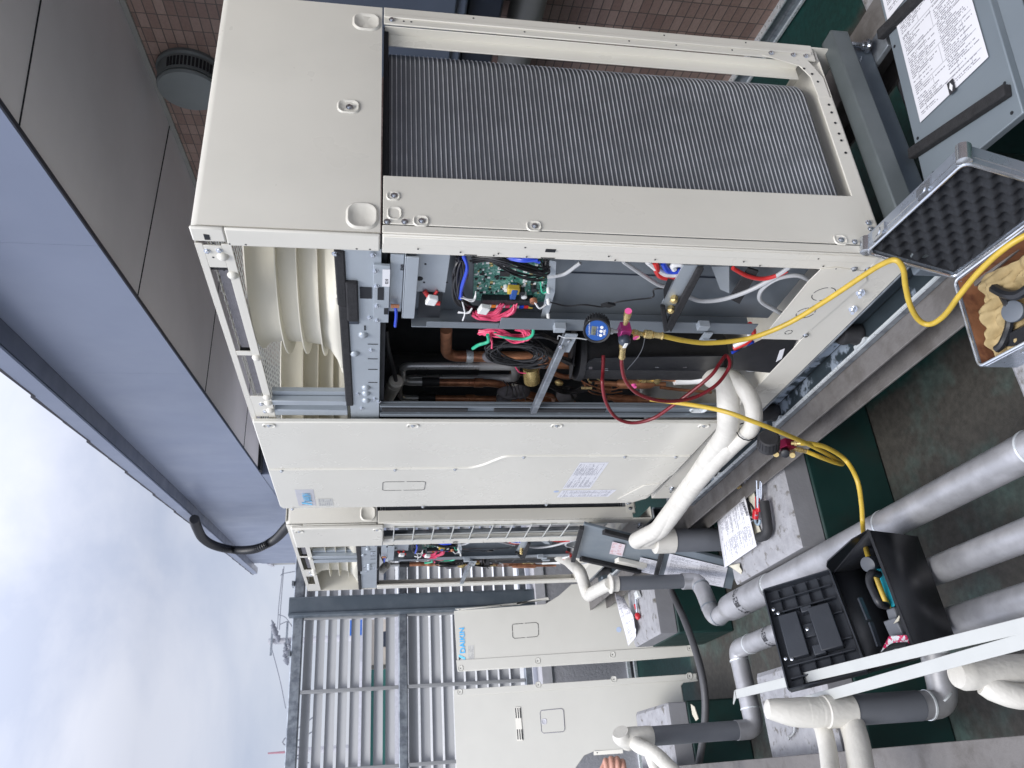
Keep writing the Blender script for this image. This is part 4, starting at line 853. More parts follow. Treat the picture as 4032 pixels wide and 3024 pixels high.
    for i, (c, s) in enumerate((((2010, 1545), (.028, .02, .05)), ((2052, 1540), (.026, .03, .035)), ((1985, 1570), (.024, .02, .03)), ((2230, 1555), (.03, .035, .04)), ((1935, 1405), (.02, .022, .032)))):
        mb = MB(); rs = random.Random(i); N_ = 9
        c3 = q(*c, .17)
        mb.grid(lambda u, v: (c3.x+s[0]*math.sin(math.pi*v)*math.cos(2*math.pi*u)*(1+.12*math.sin(9*u+5*v+i)), c3.y+s[1]*math.sin(math.pi*v)*math.sin(2*math.pi*u)*(1+.15*math.sin(13*u-7*v)), c3.z+s[2]*math.cos(math.pi*v)), 20, 14)
        mb.build('insulation_bag', M['gfoam'], U)
    for (a, yy) in ((2022, 1528), (1962, 1572), (2205, 1588)):
        mb = MB(); mb.lathe(q(a, yy, .19), -PZ, [(-.006, .019), (0, .023), (.01, .023), (.014, .019)], 14); mb.build('bag_collar', M['wrap'], U)
    mb = MB()
    for k in range(5): bundle(mb, [q(1985+k*18, 1500+k*6, .14), q(2000+k*15, 1530+k*5, .14), q(1990+k*20, 1575, .15)], 1, .004, .0022)
    bundle(mb, [q(2010, 1505, .15), q(2100, 1520, .15), q(2240, 1545, .15)], 3, .004, .002)
    bundle(mb, [q(2130, 1500, .12), q(2230, 1540, .12), q(2310, 1530, .12), q(2340, 1515, .12)], 12, .010, .0028)
    bundle(mb, [q(2240, 1530, .12), q(2255, 1570, .12), q(2245, 1600, .14)], 3, .004, .003)
    mb.build('thin_black_wire', M['wire_k'], U)
    mb = MB(); mb.lathe(q(2090, 1448, .13), (q(2096, 1512, .10)-q(2090, 1448, .13)), [(0, .027), (.03, .028), (.06, .028), (.064, .024), (.066, .010), (.076, .008), (.078, .004)], 20); mb.build('brass_valve_head', M['brass'], U)
    pipe('copper_pipe', 'copper', [(2030, 1420, .24), (2340, 1418, .24)], .021, .24); pipe('copper_pipe', 'copper', [(2100, 1432, .22), (2330, 1436, .22)], .018, .22)
    # coil of black wire: loose loops
    mb = MB(); c0 = (2035, 1392)
    for k in range(17):
        a = 38+k*2.2+WR.uniform(-4, 4); b = 15+WR.uniform(0, 14); ph = WR.uniform(-.5, .5); pts = []
        for j in range(15):
            t = 2*math.pi*j/14; dx = a*2.0*math.cos(t)*.95; dy = b*1.9*math.sin(t+ph)
            pts.append(q(c0[0]+dx*.9-dy*.25, c0[1]+dy*.9+dx*.12, .05+.02*math.sin(t+k)))
        mb.tube(spline(pts, 4), .0026, 6)
    mb.build('coiled_wire', M['wire_k'], U)
    mb = MB(); bundle(mb, [q(2100, 1350, .06), q(2140, 1380, .05), q(2180, 1400, .07), q(2250, 1430, .1)], 8, .012, .004); bundle(mb, [q(1990, 1420, .1), q(2080, 1445, .09), q(2150, 1440, .09)], 8, .008, .003); bundle(mb, [q(2050, 1330, .06), q(2130, 1320, .05), q(2200, 1350, .08)], 6, .008, .004); mb.build('wire_loom', M['wire_k'], U)
    pipe('copper_pipe', 'copper', [(2140, 1405, .16), (2175, 1470, .15), (2240, 1490, .15), (2290, 1455, .17)], .009, .16, .03)
    pipe('copper_pipe', 'copper', [(2120, 1545, .18), (2180, 1560, .17), (2180, 1590, .18), (2300, 1592, .18)], .0085, .18, .02)
    pipe('copper_pipe', 'copper', [(2010, 1470, .30), (2110, 1468, .28), (2130, 1420, .28)], .010, .28, .03)
    mb = MB()
    for k in range(3): mb.tube(spline([q(2290+k*6, 1500+k*9, .12), q(2330, 1520+k*14, .11), q(2400, 1535+k*12, .12), q(2450, 1525+k*16, .13)]), .0024, 6)
    mb.build('capillary_tube', M['copper'], U)
    # brace
    mb = MB(); mb.beam(q(2232, 1322, -.006), q(2100, 1618, -.006), .02, .022, NX); mb.build('brace', M['galv'], U, bev=.002)
    mb = MB(); mb.beam(q(2252, 1315, -.010), q(2218, 1385, -.010), .036, .004, NX); mb.build('brace_plate', M['sheet'], U, bev=.001)
    mb = MB(); screws(mb, [q(2210, 1365, -.018), q(2240, 1340, -.012)], NX, .007); mb.build('brace_screw', M['screw'], U)
    # compressor in its black jacket
    ca, cb = q(2262, 1392, .17), q(2820, 1392, .17)
    mb = MB(); mb.lathe(V((ca.x, ca.y, ca.z)), -PZ, [(-.004, .0), (.0, .092), (.02, .095), (.022, .088), (.05, .086), (.30, .088), (.52, .088), (.53, .07)], 40); mb.build('compressor', M['rubber'], U)
    mb = MB(); mb.lathe(V((ca.x-.01, ca.y-.02, ca.z+.014)), V((-.18, -.12, -1)), [(-.003, .02), (0, .085), (.004, .088), (.006, .086)], 32); mb.build('jacket_lid', M['foam'], U)
    mb = MB(); mb.prism([q(2345, 1410, .075), q(2850, 1402, .07), q(2850, 1462, .09), q(2600, 1462, .09), q(2300, 1458, .09), q(2318, 1425, .08)], (.004, 0, 0)); mb.build('jacket_flap', M['black'], U)
    mb = MB(); [mb.tube([q(a, b, .062), q(a+14, b, .062)], .0012, 5) for a, b in ((2318, 1446), (2318, 1452), (2380, 1452), (2380, 1458), (2580, 1446), (2690, 1446), (2360, 1424))]; mb.build('staple', M['screw'], U)
    mb = MB(); mb.tube(spline([q(2540, 1325, .07), q(2530, 1370, .06), q(2508, 1410, .06), q(2470, 1455, .07)]), .0012, 6); mb.build('tie_strap', M['pipeg'], U)
    # service valves
    pipe('copper_pipe', 'copper', [(2320, 1508, .14), (2390, 1508, .14), (2440, 1512, .14)], .0085, .14)
    mb = MB(); mb.tube([q(x, 1512, .14) for x in (2380, 2425, 2440, 2560, 2575, 2620)], [.008, .009, .018, .018, .009, .008], 14); mb.tube([q(x, yy, .14) for x, yy in ((2395, 1565), (2412, 1567), (2425, 1570), (2560, 1580), (2575, 1582), (2700, 1590))], [.010, .010, .018, .018, .009, .007], 14)
    mb.tube([q(2600, 1525, .14), q(2680, 1535, .14), q(2800, 1545, .14)], .006, 10); mb.lathe(q(2380, 1530, .15), PZ, [(-.03, .004), (-.02, .016), (.02, .016), (.03, .004)], 12); mb.build('copper_strainer', M['copper'], U)
    mb = MB(); a, b = q(2590, 1470, .10), q(2585, 1530, .10); mb.lathe(a, b-a, [(-.01, .012), (.0, .015), (.02, .017), (.05, .016), (.055, .012), (.065, .012)], 12); mb.lathe(q(2520, 1495, .1), q(2575, 1500, .1)-q(2520, 1495, .1), [(0, .011), (.02, .011), (.022, .008), (.06, .008)], 8); mb.lathe(q(2512, 1480, .1), q(2520, 1520, .1)-q(2512, 1480, .1), [(-.016, .007), (-.01, .010), (.01, .010), (.014, .007), (.03, .007)], 10); mb.lathe(q(2600, 1468, .11), -PZ, [(0, .010), (.05, .010)], 10); mb.build('brass_service_valve', M['brass'], U)
    mb = MB(); mb.lathe(q(2212, 1510, .12), PZ+NY*.5, [(0, .008), (.012, .011), (.02, .011), (.028, .005)], 12); mb.build('brass_stop_valve', M['brass'], U)
    if kind == 1:
        mb = MB(); mb.lathe(q(2495, 1515, .02), NX, [(0, .009), (.01, .009)], 14); mb.build('pink_port_cap', M['pink'], U)
    pipe('copper_pipe', 'copper', [(2600, 1485, .10), (2665, 1492, .10)], .0115, .1)
    mb = MB(); mb.tube([q(2655, 1493, .10), q(2715, 1492, .10), q(2790, 1486, .09)], .0205, 18); mb.build('foam_sleeve', M['white'], U)
    mb = MB(); mb.tube(spline([q(2330, 1508, .1), q(2315, 1495, .1), q(2335, 1485, .1), q(2368, 1500, .1)]), .002, 6); mb.tube([q(2290, 1528, .1), q(2330, 1528, .1)], .005, 8); mb.build('sensor_lead', M['canvas'], U)
    return U
U1 = ac_unit('air_conditioner', 'nearest cream air conditioning unit, its right bay open with gauges and hoses connected', 0, 1.865, 0, 1)
oy = 0
# closed front panel of the near unit
mb = MB(); y0, y1 = .978, 1.862
poly = [(-.006, y0, .022), (-.006, y0, 1.650), (-.006, y1-.03, 1.650), (-.006, y1, 1.640), (-.006, y1, .10), (-.006, 1.80, .04), (-.006, 1.52, .030), (-.006, 1.50, .022), (-.006, 1.20, .022)]
mb.prism(poly, (-.016, 0, 0)); fp = mb.build('front_panel', M['creamp'], U1, bev=.004)
ridge = [(0, 1.403, z) for z in (1.646, 1.3, 1.0, .91)]+[(0, 1.398, .885), (0, 1.375, .846), (0, 1.31, .795), (0, 1.285, .772), (0, 1.280, .745), (0, 1.284, .32), (0, 1.29, .032)]
mb = MB(); mb.tube(smoothpath([V((-.0195, y, z)) for _, y, z in ridge], .03, 4), .0085, 10); mb.build('pressed_ridge', M['creamp'], fp)
mb = MB()
for (y, z) in ((1.0, 1.60), (1.0, 1.13), (1.0, .63), (1.0, .085)): pocket(mb, (-.0222, y, z), NX, PZ, .032, .022, .004)
mb.build('pressed_recess', M['creamp'], fp)
mb = MB(); screws(mb, [(-.023, 1.0, z) for z in (1.60, 1.13, .63, .085)]+[(-.0275, y, z) for y, z in ((1.403, 1.60), (1.403, 1.18), (1.403, .95), (1.281, .70), (1.283, .30), (1.288, .09), (1.85, 1.6), (1.85, 1.05), (1.85, .5), (1.85, .12))], NX, .0058); mb.build('panel_screw', M['screw'], fp)
def logo(par, x, yr, z, h, X=-.0224, xd=V((0, -1, 0)), n=NX, dark='logok', sx=1):
    """lettering starts at the left (larger y)"""
    o = V((x, yr, z)) if not isinstance(x, V) else x
    s = h
    mb = MB(); up = PZ if n == NX or abs(n.z) < .2 else PZ
    up = n.cross(xd)*1.0
    if up.z < 0: up = -up
    d = n*.0012
    mb.prism([o-xd*s*.02+up*s*1.25+d*0, o+xd*s*.95+up*s*1.25, o+xd*s*.55+up*s*.62], d); mb.build('logo_mark_dark', M[dark], par, smooth=False)
    mb = MB(); mb.prism([o+xd*s*.60+up*s*1.25, o+xd*s*1.05+up*s*1.25, o+xd*s*.38, o-xd*s*.05], d*1.3); mb.build('logo_mark', mat('logo_sky', (.16, .58, .86), .4), par, smooth=False)
    text('DAIKIN', s*1.38, o+xd*s*1.12+n*.0018, xd, up, M['daikin'], 'logo_text', par, bold=s*.028, ext=.0003, sx=sx)
mb = MB(); mb.prism([(-.0222, 1.825, 1.572), (-.0222, 1.825, 1.50), (-.0222, 1.625, 1.50), (-.0222, 1.625, 1.572)], (-.0004, 0, 0)); st = mb.build('logo_sticker', M['cap'], fp)
M['daikin1'] = mat('faded_logo_blue', (.17, .46, .70), .4); _k = M['daikin']; M['daikin'] = M['daikin1']; M['logok1'] = mat('faded_logo_dark', (.3, .3, .36), .5)
logo(st, V((-.0228, 1.812, 1.516)), 0, 0, .032, dark='logok1', sx=.74); M['daikin'] = _k
def uvplate(name, pts, m, par, off=V((-.0003, 0, 0)), uvo=((0, 0), (1, 0), (1, 1), (0, 1))):
    mb = MB(); pts = [V(p)+off for p in pts]; mb.quad(*pts, list(uvo)); return mb.build(name, m, par, smooth=False)
uvplate('warning_label', [(-.0225, 1.832, 1.43), (-.0225, 1.74, 1.43), (-.0225, 1.74, 1.49), (-.0225, 1.832, 1.49)], uvmat('warn', _doc(8, 12, .3, 5, ink=(.35, .35, .35), paper=(.52, .52, .49))), fp)
mb = MB()
rc = [(1.555, 1.225), (1.64, 1.225), (1.648, 1.215), (1.648, 1.065), (1.64, 1.055), (1.555, 1.055), (1.547, 1.065), (1.547, 1.215)]
for i in range(8):
    a, b = V((-.0225, *rc[i])), V((-.0225, *rc[(i+1) % 8])); 
    mb.tube([a.lerp(b, .0), a.lerp(b, .44)], .0011, 5); mb.tube([a.lerp(b, .5), b], .0011, 5)
mb.build('knockout_slot', M['dark'], fp)
uvplate('printed_form', [(-.0225, 1.66, .415), (-.0225, 1.355, .415), (-.0225, 1.355, .50), (-.0225, 1.66, .50)][:0] or [(-.0225, 1.655, .345), (-.0225, 1.352, .345), (-.0225, 1.352, .462), (-.0225, 1.655, .468)], M['doc3'], fp)
uvplate('spec_label', [(-.0225, 1.765, .235), (-.0225, 1.675, .22), (-.0225, 1.675, .465), (-.0225, 1.765, .47)], M['doc1'], fp)
mb = MB(); mb.lathe((-.0223, 1.69, .487), NX, [(0, .012), (.0005, .012)], 16); mb.build('round_sticker', mat('pale_blue_sticker', (.42, .5, .68), .6), fp)
mb = MB(); mb.prism([(-.0224, 1.80, .185), (-.0224, 1.62, .115), (-.0224, 1.60, .05), (-.0224, 1.80, .05)], (-.003, 0, 0)); mb.build('access_flap', M['creamp'], fp, bev=.003)

U2 = ac_unit('air_conditioner', 'rear cream air conditioning unit with wire guard and open bays near the louvre screen', 2.165, 1.345, .305, 2)
# gap between the units: galvanised and steel supports follow
def rail(name, label, boxes, m, bev=.002, cat='rail', grp=None, loc=None):
    t = MB()
    for b in boxes: t.box(*b)
    o = t.build(name, m, loc=loc or (boxes[0][0], boxes[0][2], boxes[0][4]), bev=bev); return tag(o, label, cat, grp)
# galvanised vibration-isolating frame below unit 1 and 2
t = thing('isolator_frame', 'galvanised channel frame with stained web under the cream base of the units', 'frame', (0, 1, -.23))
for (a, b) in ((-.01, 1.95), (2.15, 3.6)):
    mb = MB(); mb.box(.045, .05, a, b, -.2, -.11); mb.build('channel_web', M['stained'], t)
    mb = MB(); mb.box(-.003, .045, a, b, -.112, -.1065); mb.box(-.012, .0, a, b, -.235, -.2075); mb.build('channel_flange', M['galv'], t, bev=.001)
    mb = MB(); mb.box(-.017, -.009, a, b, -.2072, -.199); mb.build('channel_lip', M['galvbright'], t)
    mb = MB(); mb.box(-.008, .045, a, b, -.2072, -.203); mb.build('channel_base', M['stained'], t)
for y in (.02, .42, .98, 1.55, 1.9, 2.3, 2.9, 3.3):
    mb = MB(); mb.lathe((.022, y, -.2), PZ, [(0, .03), (.012, .034), (.03, .028), (.055, .034), (.066, .03)], 16); mt = mb.build('rubber_mount', M['rubber'], t)
    mb = MB(); mb.box(-.016, -.004, y-.03, y+.03, -.2025, -.19); mb.build('mount_plate', M['galvbright'], mt)
for (y, z) in ((.16, -.075), (.24, -.1), (1.72, -.085), (2.25, -.1)):
    t2 = MB(); t2.lathe((-.004, y, z+.035), (-.6, -.3, .4), [(0, .012), (.002, .012)], 16); t2.lathe((-.006, y, z+.036), (-.6, -.3, .4), [(0, .0085), (.009, .0085)], 6); t2.lathe((-.006, y, z+.036), (-.6, -.3, .4), [(0, .005), (.026, .005)], 10)
    t2.build('anchor_bolt', M['screw'], t)
# painted channel crossing under the near side
t = thing('base_channel', 'dark grey painted steel channel crossing under the near end of the first unit', 'rail', (.4, -.01, -.2))
mb = MB(); mb.box(-.02, .80, -.035, .02, -.122, -.064); mb.build('upper_channel', M['beamtop'], t, bev=.004)
mb = MB(); mb.box(-.02, .80, .0, .055, -.21, -.1225); mb.build('lower_channel', M['colgrey'], t, bev=.004)
mb = MB(); mb.lathe((.762, -.02, -.185), PZ, [(0, .02), (.006, .02), (.008, .013), (.02, .013), (.022, .008), (.06, .008)], 14); mb.build('hold_down_bolt', M['screw'], t)
mb = MB(); mb.box(.72, .80, -.06, .02, -.23, -.212); mb.build('clamp_plate', M['galv'], t, bev=.003)
def hbeam(name, label, x0, x1, y0, y1, z0, z1, m, tf=.009):
    t = MB(); t.box(x0, x1, y0, y1, z1-tf, z1); t.box(x0, x1, y0, y1, z0, z0+tf); xm = (x0+x1)/2; t.box(xm-.004, xm+.004, y0, y1, z0+tf+.0005, z1-tf-.0005)
    return tag(t.build(name, m, loc=(x0, (y0+y1)/2, z0), bev=.002), label, 'steel beam')
hbeam('steel_beam', 'weathered brown-grey steel beam carrying the front of both units', -.085, .085, -.9, 4.6, -.352, -.238, M['beam'])
hbeam('steel_beam', 'weathered steel beam behind and under the rear of the units', .78, .93, -.45, 4.6, -.38, -.232, M['beam'])
hbeam('steel_beam', 'wide grey steel beam along the left edge in the foreground', -1.26, -1.105, -1.2, 4.6, -.45, -.30, M['beam'])
# ================================================================ BLOCKS, PIPES, HOSES
def block(label, x0, x1, y0, y1, z1=-.38, h=.12, ch=.018, pad=True):
    t = thing('concrete_block', label, 'block', ((x0+x1)/2, (y0+y1)/2, FZ), 'concrete foundation blocks')
    mb = MB(); a = ch
    lo = [(x0, y0, z1-h), (x1, y0, z1-h), (x1, y1, z1-h), (x0, y1, z1-h)]; mi = [(x, y, z1-a*.8) for x, y, _ in lo]
    vs = [V(p) for p in lo+mi]; mb.add(vs, [(3, 2, 1, 0)]+[(i, (i+1) % 4, 4+(i+1) % 4, 4+i) for i in range(4)])
    cap = mb.build('block_side', M['concrete'], t, bev=.004)
    mb = MB(); tp = [(x0+a, y0+a, z1), (x1-a, y0+a, z1), (x1-a, y1-a, z1), (x0+a, y1-a, z1)]
    mb.add([V(p) for p in mi+tp], [(i, (i+1) % 4, 4+(i+1) % 4, 4+i) for i in range(4)]+[(4, 5, 6, 7)]); mb.build('block_top', M['ctop'], t, bev=.003)
    if pad:
        mb = MB(); mb.box(x0-.004, x1+.004, y0-.004, y1+.004, FZ+.001, z1-h-.001); mb.build('block_plinth', M['plinth'], t, bev=.01)
    return t
M['plinth'] = mat('green_coated_plinth', (.004, .030, .026), .55, var=.15, vs=4, col2=(.014, .022, .018), cs=3, c0=.5, c1=.75)
block('weathered concrete block holding papers, red tools and a black rubber elbow', -.384, .30, 1.352, 1.985)
block('concrete block behind the grey riser with crumpled paper and red screwdriver on it', -.41, .28, 3.09, 3.58)
block('concrete block with a taped joint in front of the vented panel', -1.30, -.78, 3.14, 3.74)
block('wide concrete block left of the black tool case, under the white bars', -1.30, -.775, 1.41, 1.96)
block('concrete block beside the aluminium case, at the right edge', -.42, -.235, -.7, .138)
block('concrete block under the flat grey access panel and rear beam', .53, 1.30, -.8, .14)
block('concrete block mostly hidden beneath the rear of the near unit', .70, 1.15, 1.3, 1.8)
for y in (.5, 2.6):
    pass
def beamfoot(x, y, w):
    mb = MB(); mb.box(x-.07, x+.07, y-.25, y+.25, FZ+.001, -.3535); return mb
if False: tag(mb.build('support_plinth', M['plinth'], loc=(0, .45, FZ), bev=.01), 'dark green support plinth below the front beam near the first unit', 'plinth')
# ---- lagged pipes on the roof
def jacket(name, label, segs, r, m='bolt_lag', cat='pipe', seams=(), sm=.06, loc=None, texts=()):
    t = thing(name, label, cat, segs[0])
    p = smoothpath(segs, sm, 8); mb = MB(); mb.tube(p, r, 28); o = mb.build('pipe_jacket', M[m], t)
    mb = MB(); k = 0
    for (a, d) in seams:
        d = V(d).normalized(); mb = MB(); mb.tube([V(a)-d*.003, V(a)+d*.003], r+.0022, 28); mb.build('jacket_seam', M['galvbright'], t)
    return t
JPTEXT = '冷媒配管'
ta = jacket('lagged_pipe', 'long grey metal-jacketed pipe nearest the big block, marked with black characters', [(-.447, -1.1, -.42), (-.447, 1.72, -.42)], .050, seams=[((-.447, .86, -.42), (0, 1, 0)), ((-.447, 1.715, -.42), (0, 1, 0)), ((-.447, .2, -.42), (0, 1, 0))])
ta['_o'] = list(ta.location)
mb = MB(); mb.tube([V((-.452, y, -.42)) for y in (1.72, 2.10, 2.16, 2.19)], [.060, .062, .060, .048], 30); th = mb.build('pipe_sleeve', M['bolt_lag'], ta)
mb = MB(); mb.tube(smoothpath([(-.455, 2.17, -.42), (-.47, 2.36, -.42), (-.30, 2.44, -.42), (-.243, 2.50, -.42), (-.243, 2.50, -.34)], .07, 8), .043, 26); mb.build('pipe_elbow', M['bolt_lag'], ta)
for (a, d) in (((-.466, 2.30, -.42), (-.1, 1, 0)), ((-.40, 2.392, -.42), (1, .4, 0)), ((-.285, 2.455, -.42), (1, .8, 0))):
    mb = MB(); d = V(d).normalized(); mb.tube([V(a)-d*.004, V(a)+d*.004], .0455, 26); mb.build('elbow_seam', M['galv'], ta)
def wraptext(par, body, cx, y, z, r, size):
    """characters bent round the pipe top, reading across it"""
    cu = bpy.data.curves.new('t', 'FONT'); cu.body = body; cu.size = size; cu.extrude = 0; cu.offset = size*.02; cu.align_x = 'CENTER'
    to = bpy.data.objects.new('tmp', cu); COL.objects.link(to); bpy.context.view_layer.update()
    me = bpy.data.meshes.new_from_object(to.evaluated_get(bpy.context.evaluated_depsgraph_get())); bpy.data.objects.remove(to); o0 = org(par)
    for v in me.vertices:
        an = math.radians(128)-v.co.x/r; v.co = V((cx+math.cos(an)*r, y-0+v.co.y, z+math.sin(an)*r))-o0
    me.materials.clear(); me.materials.append(M['ink']); link(bpy.data.objects.new('pipe_lettering', me), par)
wraptext(ta, JPTEXT, -.452, 1.94, -.42, .0625, .05)
tb = jacket('lagged_pipe', 'middle grey metal-jacketed pipe passing under the black tool case, marked with black characters', [(-.64, -1.1, -.42), (-.64, 2.17, -.42), (-.985, 2.14, -.42), (-.985, 2.14, -.33)], .042, seams=[((-.64, 2.02, -.42), (0, 1, 0)), ((-.69, 2.168, -.42), (1, .1, 0)), ((-.90, 2.148, -.42), (1, .1, 0)), ((-.64, 1.5, -.42), (0, 1, 0))], sm=.05)
wraptext(tb, JPTEXT, -.64, 1.78, -.42, .0435, .042)
tc_ = jacket('lagged_pipe', 'left grey metal-jacketed pipe turning to the riser beside the long beam', [(-.79, -1.1, -.42), (-.79, .80, -.42), (-1.003, .826, -.42), (-1.003, .826, -.33)], .041, seams=[((-.79, .15, -.42), (0, 1, 0)), ((-.86, .808, -.42), (1, -.1, 0)), ((-.985, .822, -.405), (1, 0, .7)), ((-1.003, .826, -.36), (0, 0, 1))], sm=.055)
# risers
def riser(label, base, ztop, r, wrapz, m='pipeg'):
    t = thing('riser_pipe', label, 'pipe', base, 'grey riser pipes with taped tops'); x, y, z = base
    mb = MB(); mb.tube([(x, y, z), (x, y, ztop)], r, 30); mb.build('riser_tube', M[m], t)
    return t
v1 = riser('thick dark grey riser pipe in front of the closed panel, behind the papers', (-.135, 2.10, -.6), -.10, .0565, 0)
mb = MB(); mb.tube([(-.135, 2.10, -.6), (-.135, 2.10, FZ)], .0565, 24); mb.build('riser_foot', M['pipeg'], v1)
v2 = riser('slim dark grey riser pipe in front of the rear unit, topped by a cream collar', (-.243, 2.50, -.34), .055, .037, 0)
v3 = riser('dark grey riser pipe near the left edge, in front of the vented panel', (-.985, 2.14, -.33), .06, .040, 0)
v4 = riser('dark grey riser pipe beside the left foreground beam, under the white bars', (-1.003, .826, -.33), -.09, .0425, 0)
def taped(name, label, paths, cat='pipe', collars=()):
    t = thing(name, label, cat, paths[0][0][0])
    for pts, r, sm in paths:
        mb = MB(); p = smoothpath(pts, sm, 9)
        # wrapping tape leaves slight ridges along the run
        q = [p[0]]
        for a, b in zip(p[:-1], p[1:]):
            n_ = max(1, int((b-a).length/.016)); q += [a.lerp(b, i/n_) for i in range(1, n_+1)]
        rr = [r*(1+.004*((i*7) % 3-1)+.008*math.sin(i*.31)) for i in range(len(q))]
        if len(q) > 4: rr[0] *= .82; rr[-1] *= .82
        mb.tube(q, rr, 26); mb.build('taped_pipe', M['wrap'], t)
    for a, d, r, l in collars:
        d = V(d).normalized(); mb = MB(); mb.lathe(a, d, [(0, r*.9), (.003, r), (l-.003, r), (l, r*.92)], 26); mb.build('tape_collar', M['wrap'], t)
    return t
X = lambda px, py, x: P(px, py, 0, x)
tw = taped('taped_pipe_run', 'big cream tape-wrapped pipe running diagonally from the open bay to the thick riser', [
    ([X(2795, 1486, .09), X(2862, 1490, .03), X(2868, 1600, -.06), X(2868, 1700, -.095), X(2740, 1885, -.12), X(2590, 2085, -.145), V((-.137, 2.10, .035)), V((-.135, 2.10, -.11))], .0375, .05),
    ([X(2880, 1745, -.12), X(2740, 1905, -.14), X(2610, 2085, -.155), V((-.14, 2.08, -.02))], .032, .04),
    ([X(2800, 1492, .10), X(2875, 1475, .04), X(2965, 1570, -.06), X(2972, 1680, -.11), X(2900, 1740, -.125), X(2820, 1820, -.13)], .0285, .06)],
    collars=[((-.135, 2.10, -.17), (0, 0, 1), .061, .10)])
mb = MB(); c = X(2938, 1700, -.115); n_ = (X(2970, 1640, -.10)-X(2900, 1745, -.12)).normalized(); a_, s_, u_ = frame(n_)
mb.tube([c+(s_*math.cos(t*.5236)+u_*math.sin(t*.5236))*.034 for t in range(13)], .0022, 6); mb.tube(spline([c+u_*-.02+s_*.03, X(2985, 1712, -.11), X(3010, 1705, -.05)]), .002, 6); mb.build('cable_tie', M['wire_k'], tw)
taped('taped_pipe_run', 'cream tape-wrapped bent pipe from the rear unit into the slim riser', [
    ([X(2200, 2190, .10), X(2235, 2205, .02), X(2285, 2250, -.12), X(2315, 2348, -.22), X(2340, 2330, -.235), V((-.243, 2.50, .055))], .034, .05)], collars=[((-.243, 2.50, .045), (0, 0, 1), .05, .012), ((-.243, 2.50, .01), (0, 0, 1), .041, .035)])
taped('taped_pipe_run', 'cream taped tee on top of the left-edge riser with two branches leaving the picture', [
    ([V((-.985, 2.14, .05)), V((-.985, 2.14, .19)), V((-.96, 2.12, .205))], .043, .02),
    ([V((-.985, 2.14, .15)), V((-1.02, 2.10, .145)), V((-1.05, 2.02, .10)), V((-1.3, 1.99, -.12))], .030, .04),
    ([V((-.985, 2.14, .09)), V((-1.04, 2.15, .08)), V((-1.2, 2.2, .02)), V((-1.5, 2.3, -.1))], .026, .04)], collars=[((-.985, 2.14, .155), (-.5, .6, .3), .03, .05)])
taped('taped_pipe_run', 'large cream taped tee above the foreground riser with two branches dropping over the beam', [
    ([V((-1.003, .826, -.10)), V((-1.003, .826, -.03)), V((-1.003, .826, .01)), V((-.998, .83, .05))], .0415, .03),
    ([Pd(3180, 2790, 2.33), Pd(3238, 2850, 2.27), Pd(3262, 2960, 2.2), Pd(3275, 3070, 2.12), Pd(3290, 3300, 2.0)], .025, .03),
    ([Pd(3270, 2770, 2.33), Pd(3338, 2800, 2.28), Pd(3375, 2920, 2.2), Pd(3395, 3060, 2.12), Pd(3410, 3300, 2.0)], .035, .03)], collars=[((-1.003, .826, -.115), (0, 0, 1), .0455, .09)])
tee = [o_ for o_ in COL.objects if o_.get('label', '').startswith('large cream taped tee')][0]
mb = MB(); cc_ = spline([V((-1.001, .828, .03)), V((-.998, .83, .07)), V((-.99, .834, .11)), V((-.984, .838, .145))], 6); mb.tube(cc_, [.0415-.017*(i/(len(cc_)-1))**1.6-(.010 if i == len(cc_)-1 else 0) for i in range(len(cc_))], 26); mb.build('taped_end', M['wrap'], tee)
b5 = Pd(3765, 2655, 1.9)
taped('taped_pipe_run', 'cream taped riser close to the camera in the lower right corner', [
    ([b5, b5-V((0, 0, .7))], .0385, .03), ([b5+V((-.025, .0, -.06)), b5+V((-.06, -.02, -.12)), b5+V((-.065, -.02, -.6))], .03, .03)])
mb = MB(); mb.tube([b5-V((0, 0, .7)), V((b5.x, b5.y, FZ))], .034, 20)
tag(mb.build('riser_pipe', M['pipeg'], loc=(b5.x, b5.y, FZ)), 'grey riser continuing below the lower right cream wrap', 'pipe', None)
# flexible grey conduit
path = [(2490, 2150), (2560, 2205), (2612, 2250), (2640, 2320), (2690, 2430), (2735, 2550), (2765, 2660), (2777, 2760), (2774, 2860), (2762, 2950), (2742, 3060)]
q = spline([P(a, b, 2, -.455 if b > 2300 else -.40) for a, b in path], 10); mb = MB(); mb.tube(q, .0195, 16); o = mb.build('flexible_conduit', mat('conduit_grey', (.07, .07, .075), .5, var=.1, vs=20), loc=q[0]); tag(o, 'dark grey flexible conduit curving across the floor from behind the risers', 'conduit')
mb = MB(); mb.lathe(P(2700, 3005, 2, -.46), (-.3, 1, 0), [(-.03, .02), (-.02, .035), (.04, .035), (.05, .02)], 16); tag(mb.build('conduit_fitting', M['pipeg'], loc=P(2700, 3005, 2, -.46)), 'grey conduit fitting beside the long beam at the left edge', 'fitting')
# ---- panels leaning at the back
def slab(name, cor, th, m, par, bev=.003):
    a, b, c, d = [V(p) for p in cor]; n = (b-a).cross(d-a).normalized()*th; mb = MB(); mb.prism([a, b, c, d], n); return mb.build(name, m, par, bev=bev), n.normalized()
def bil(c, u, v): return (c[0].lerp(c[1], u)).lerp(c[3].lerp(c[2], u), v)
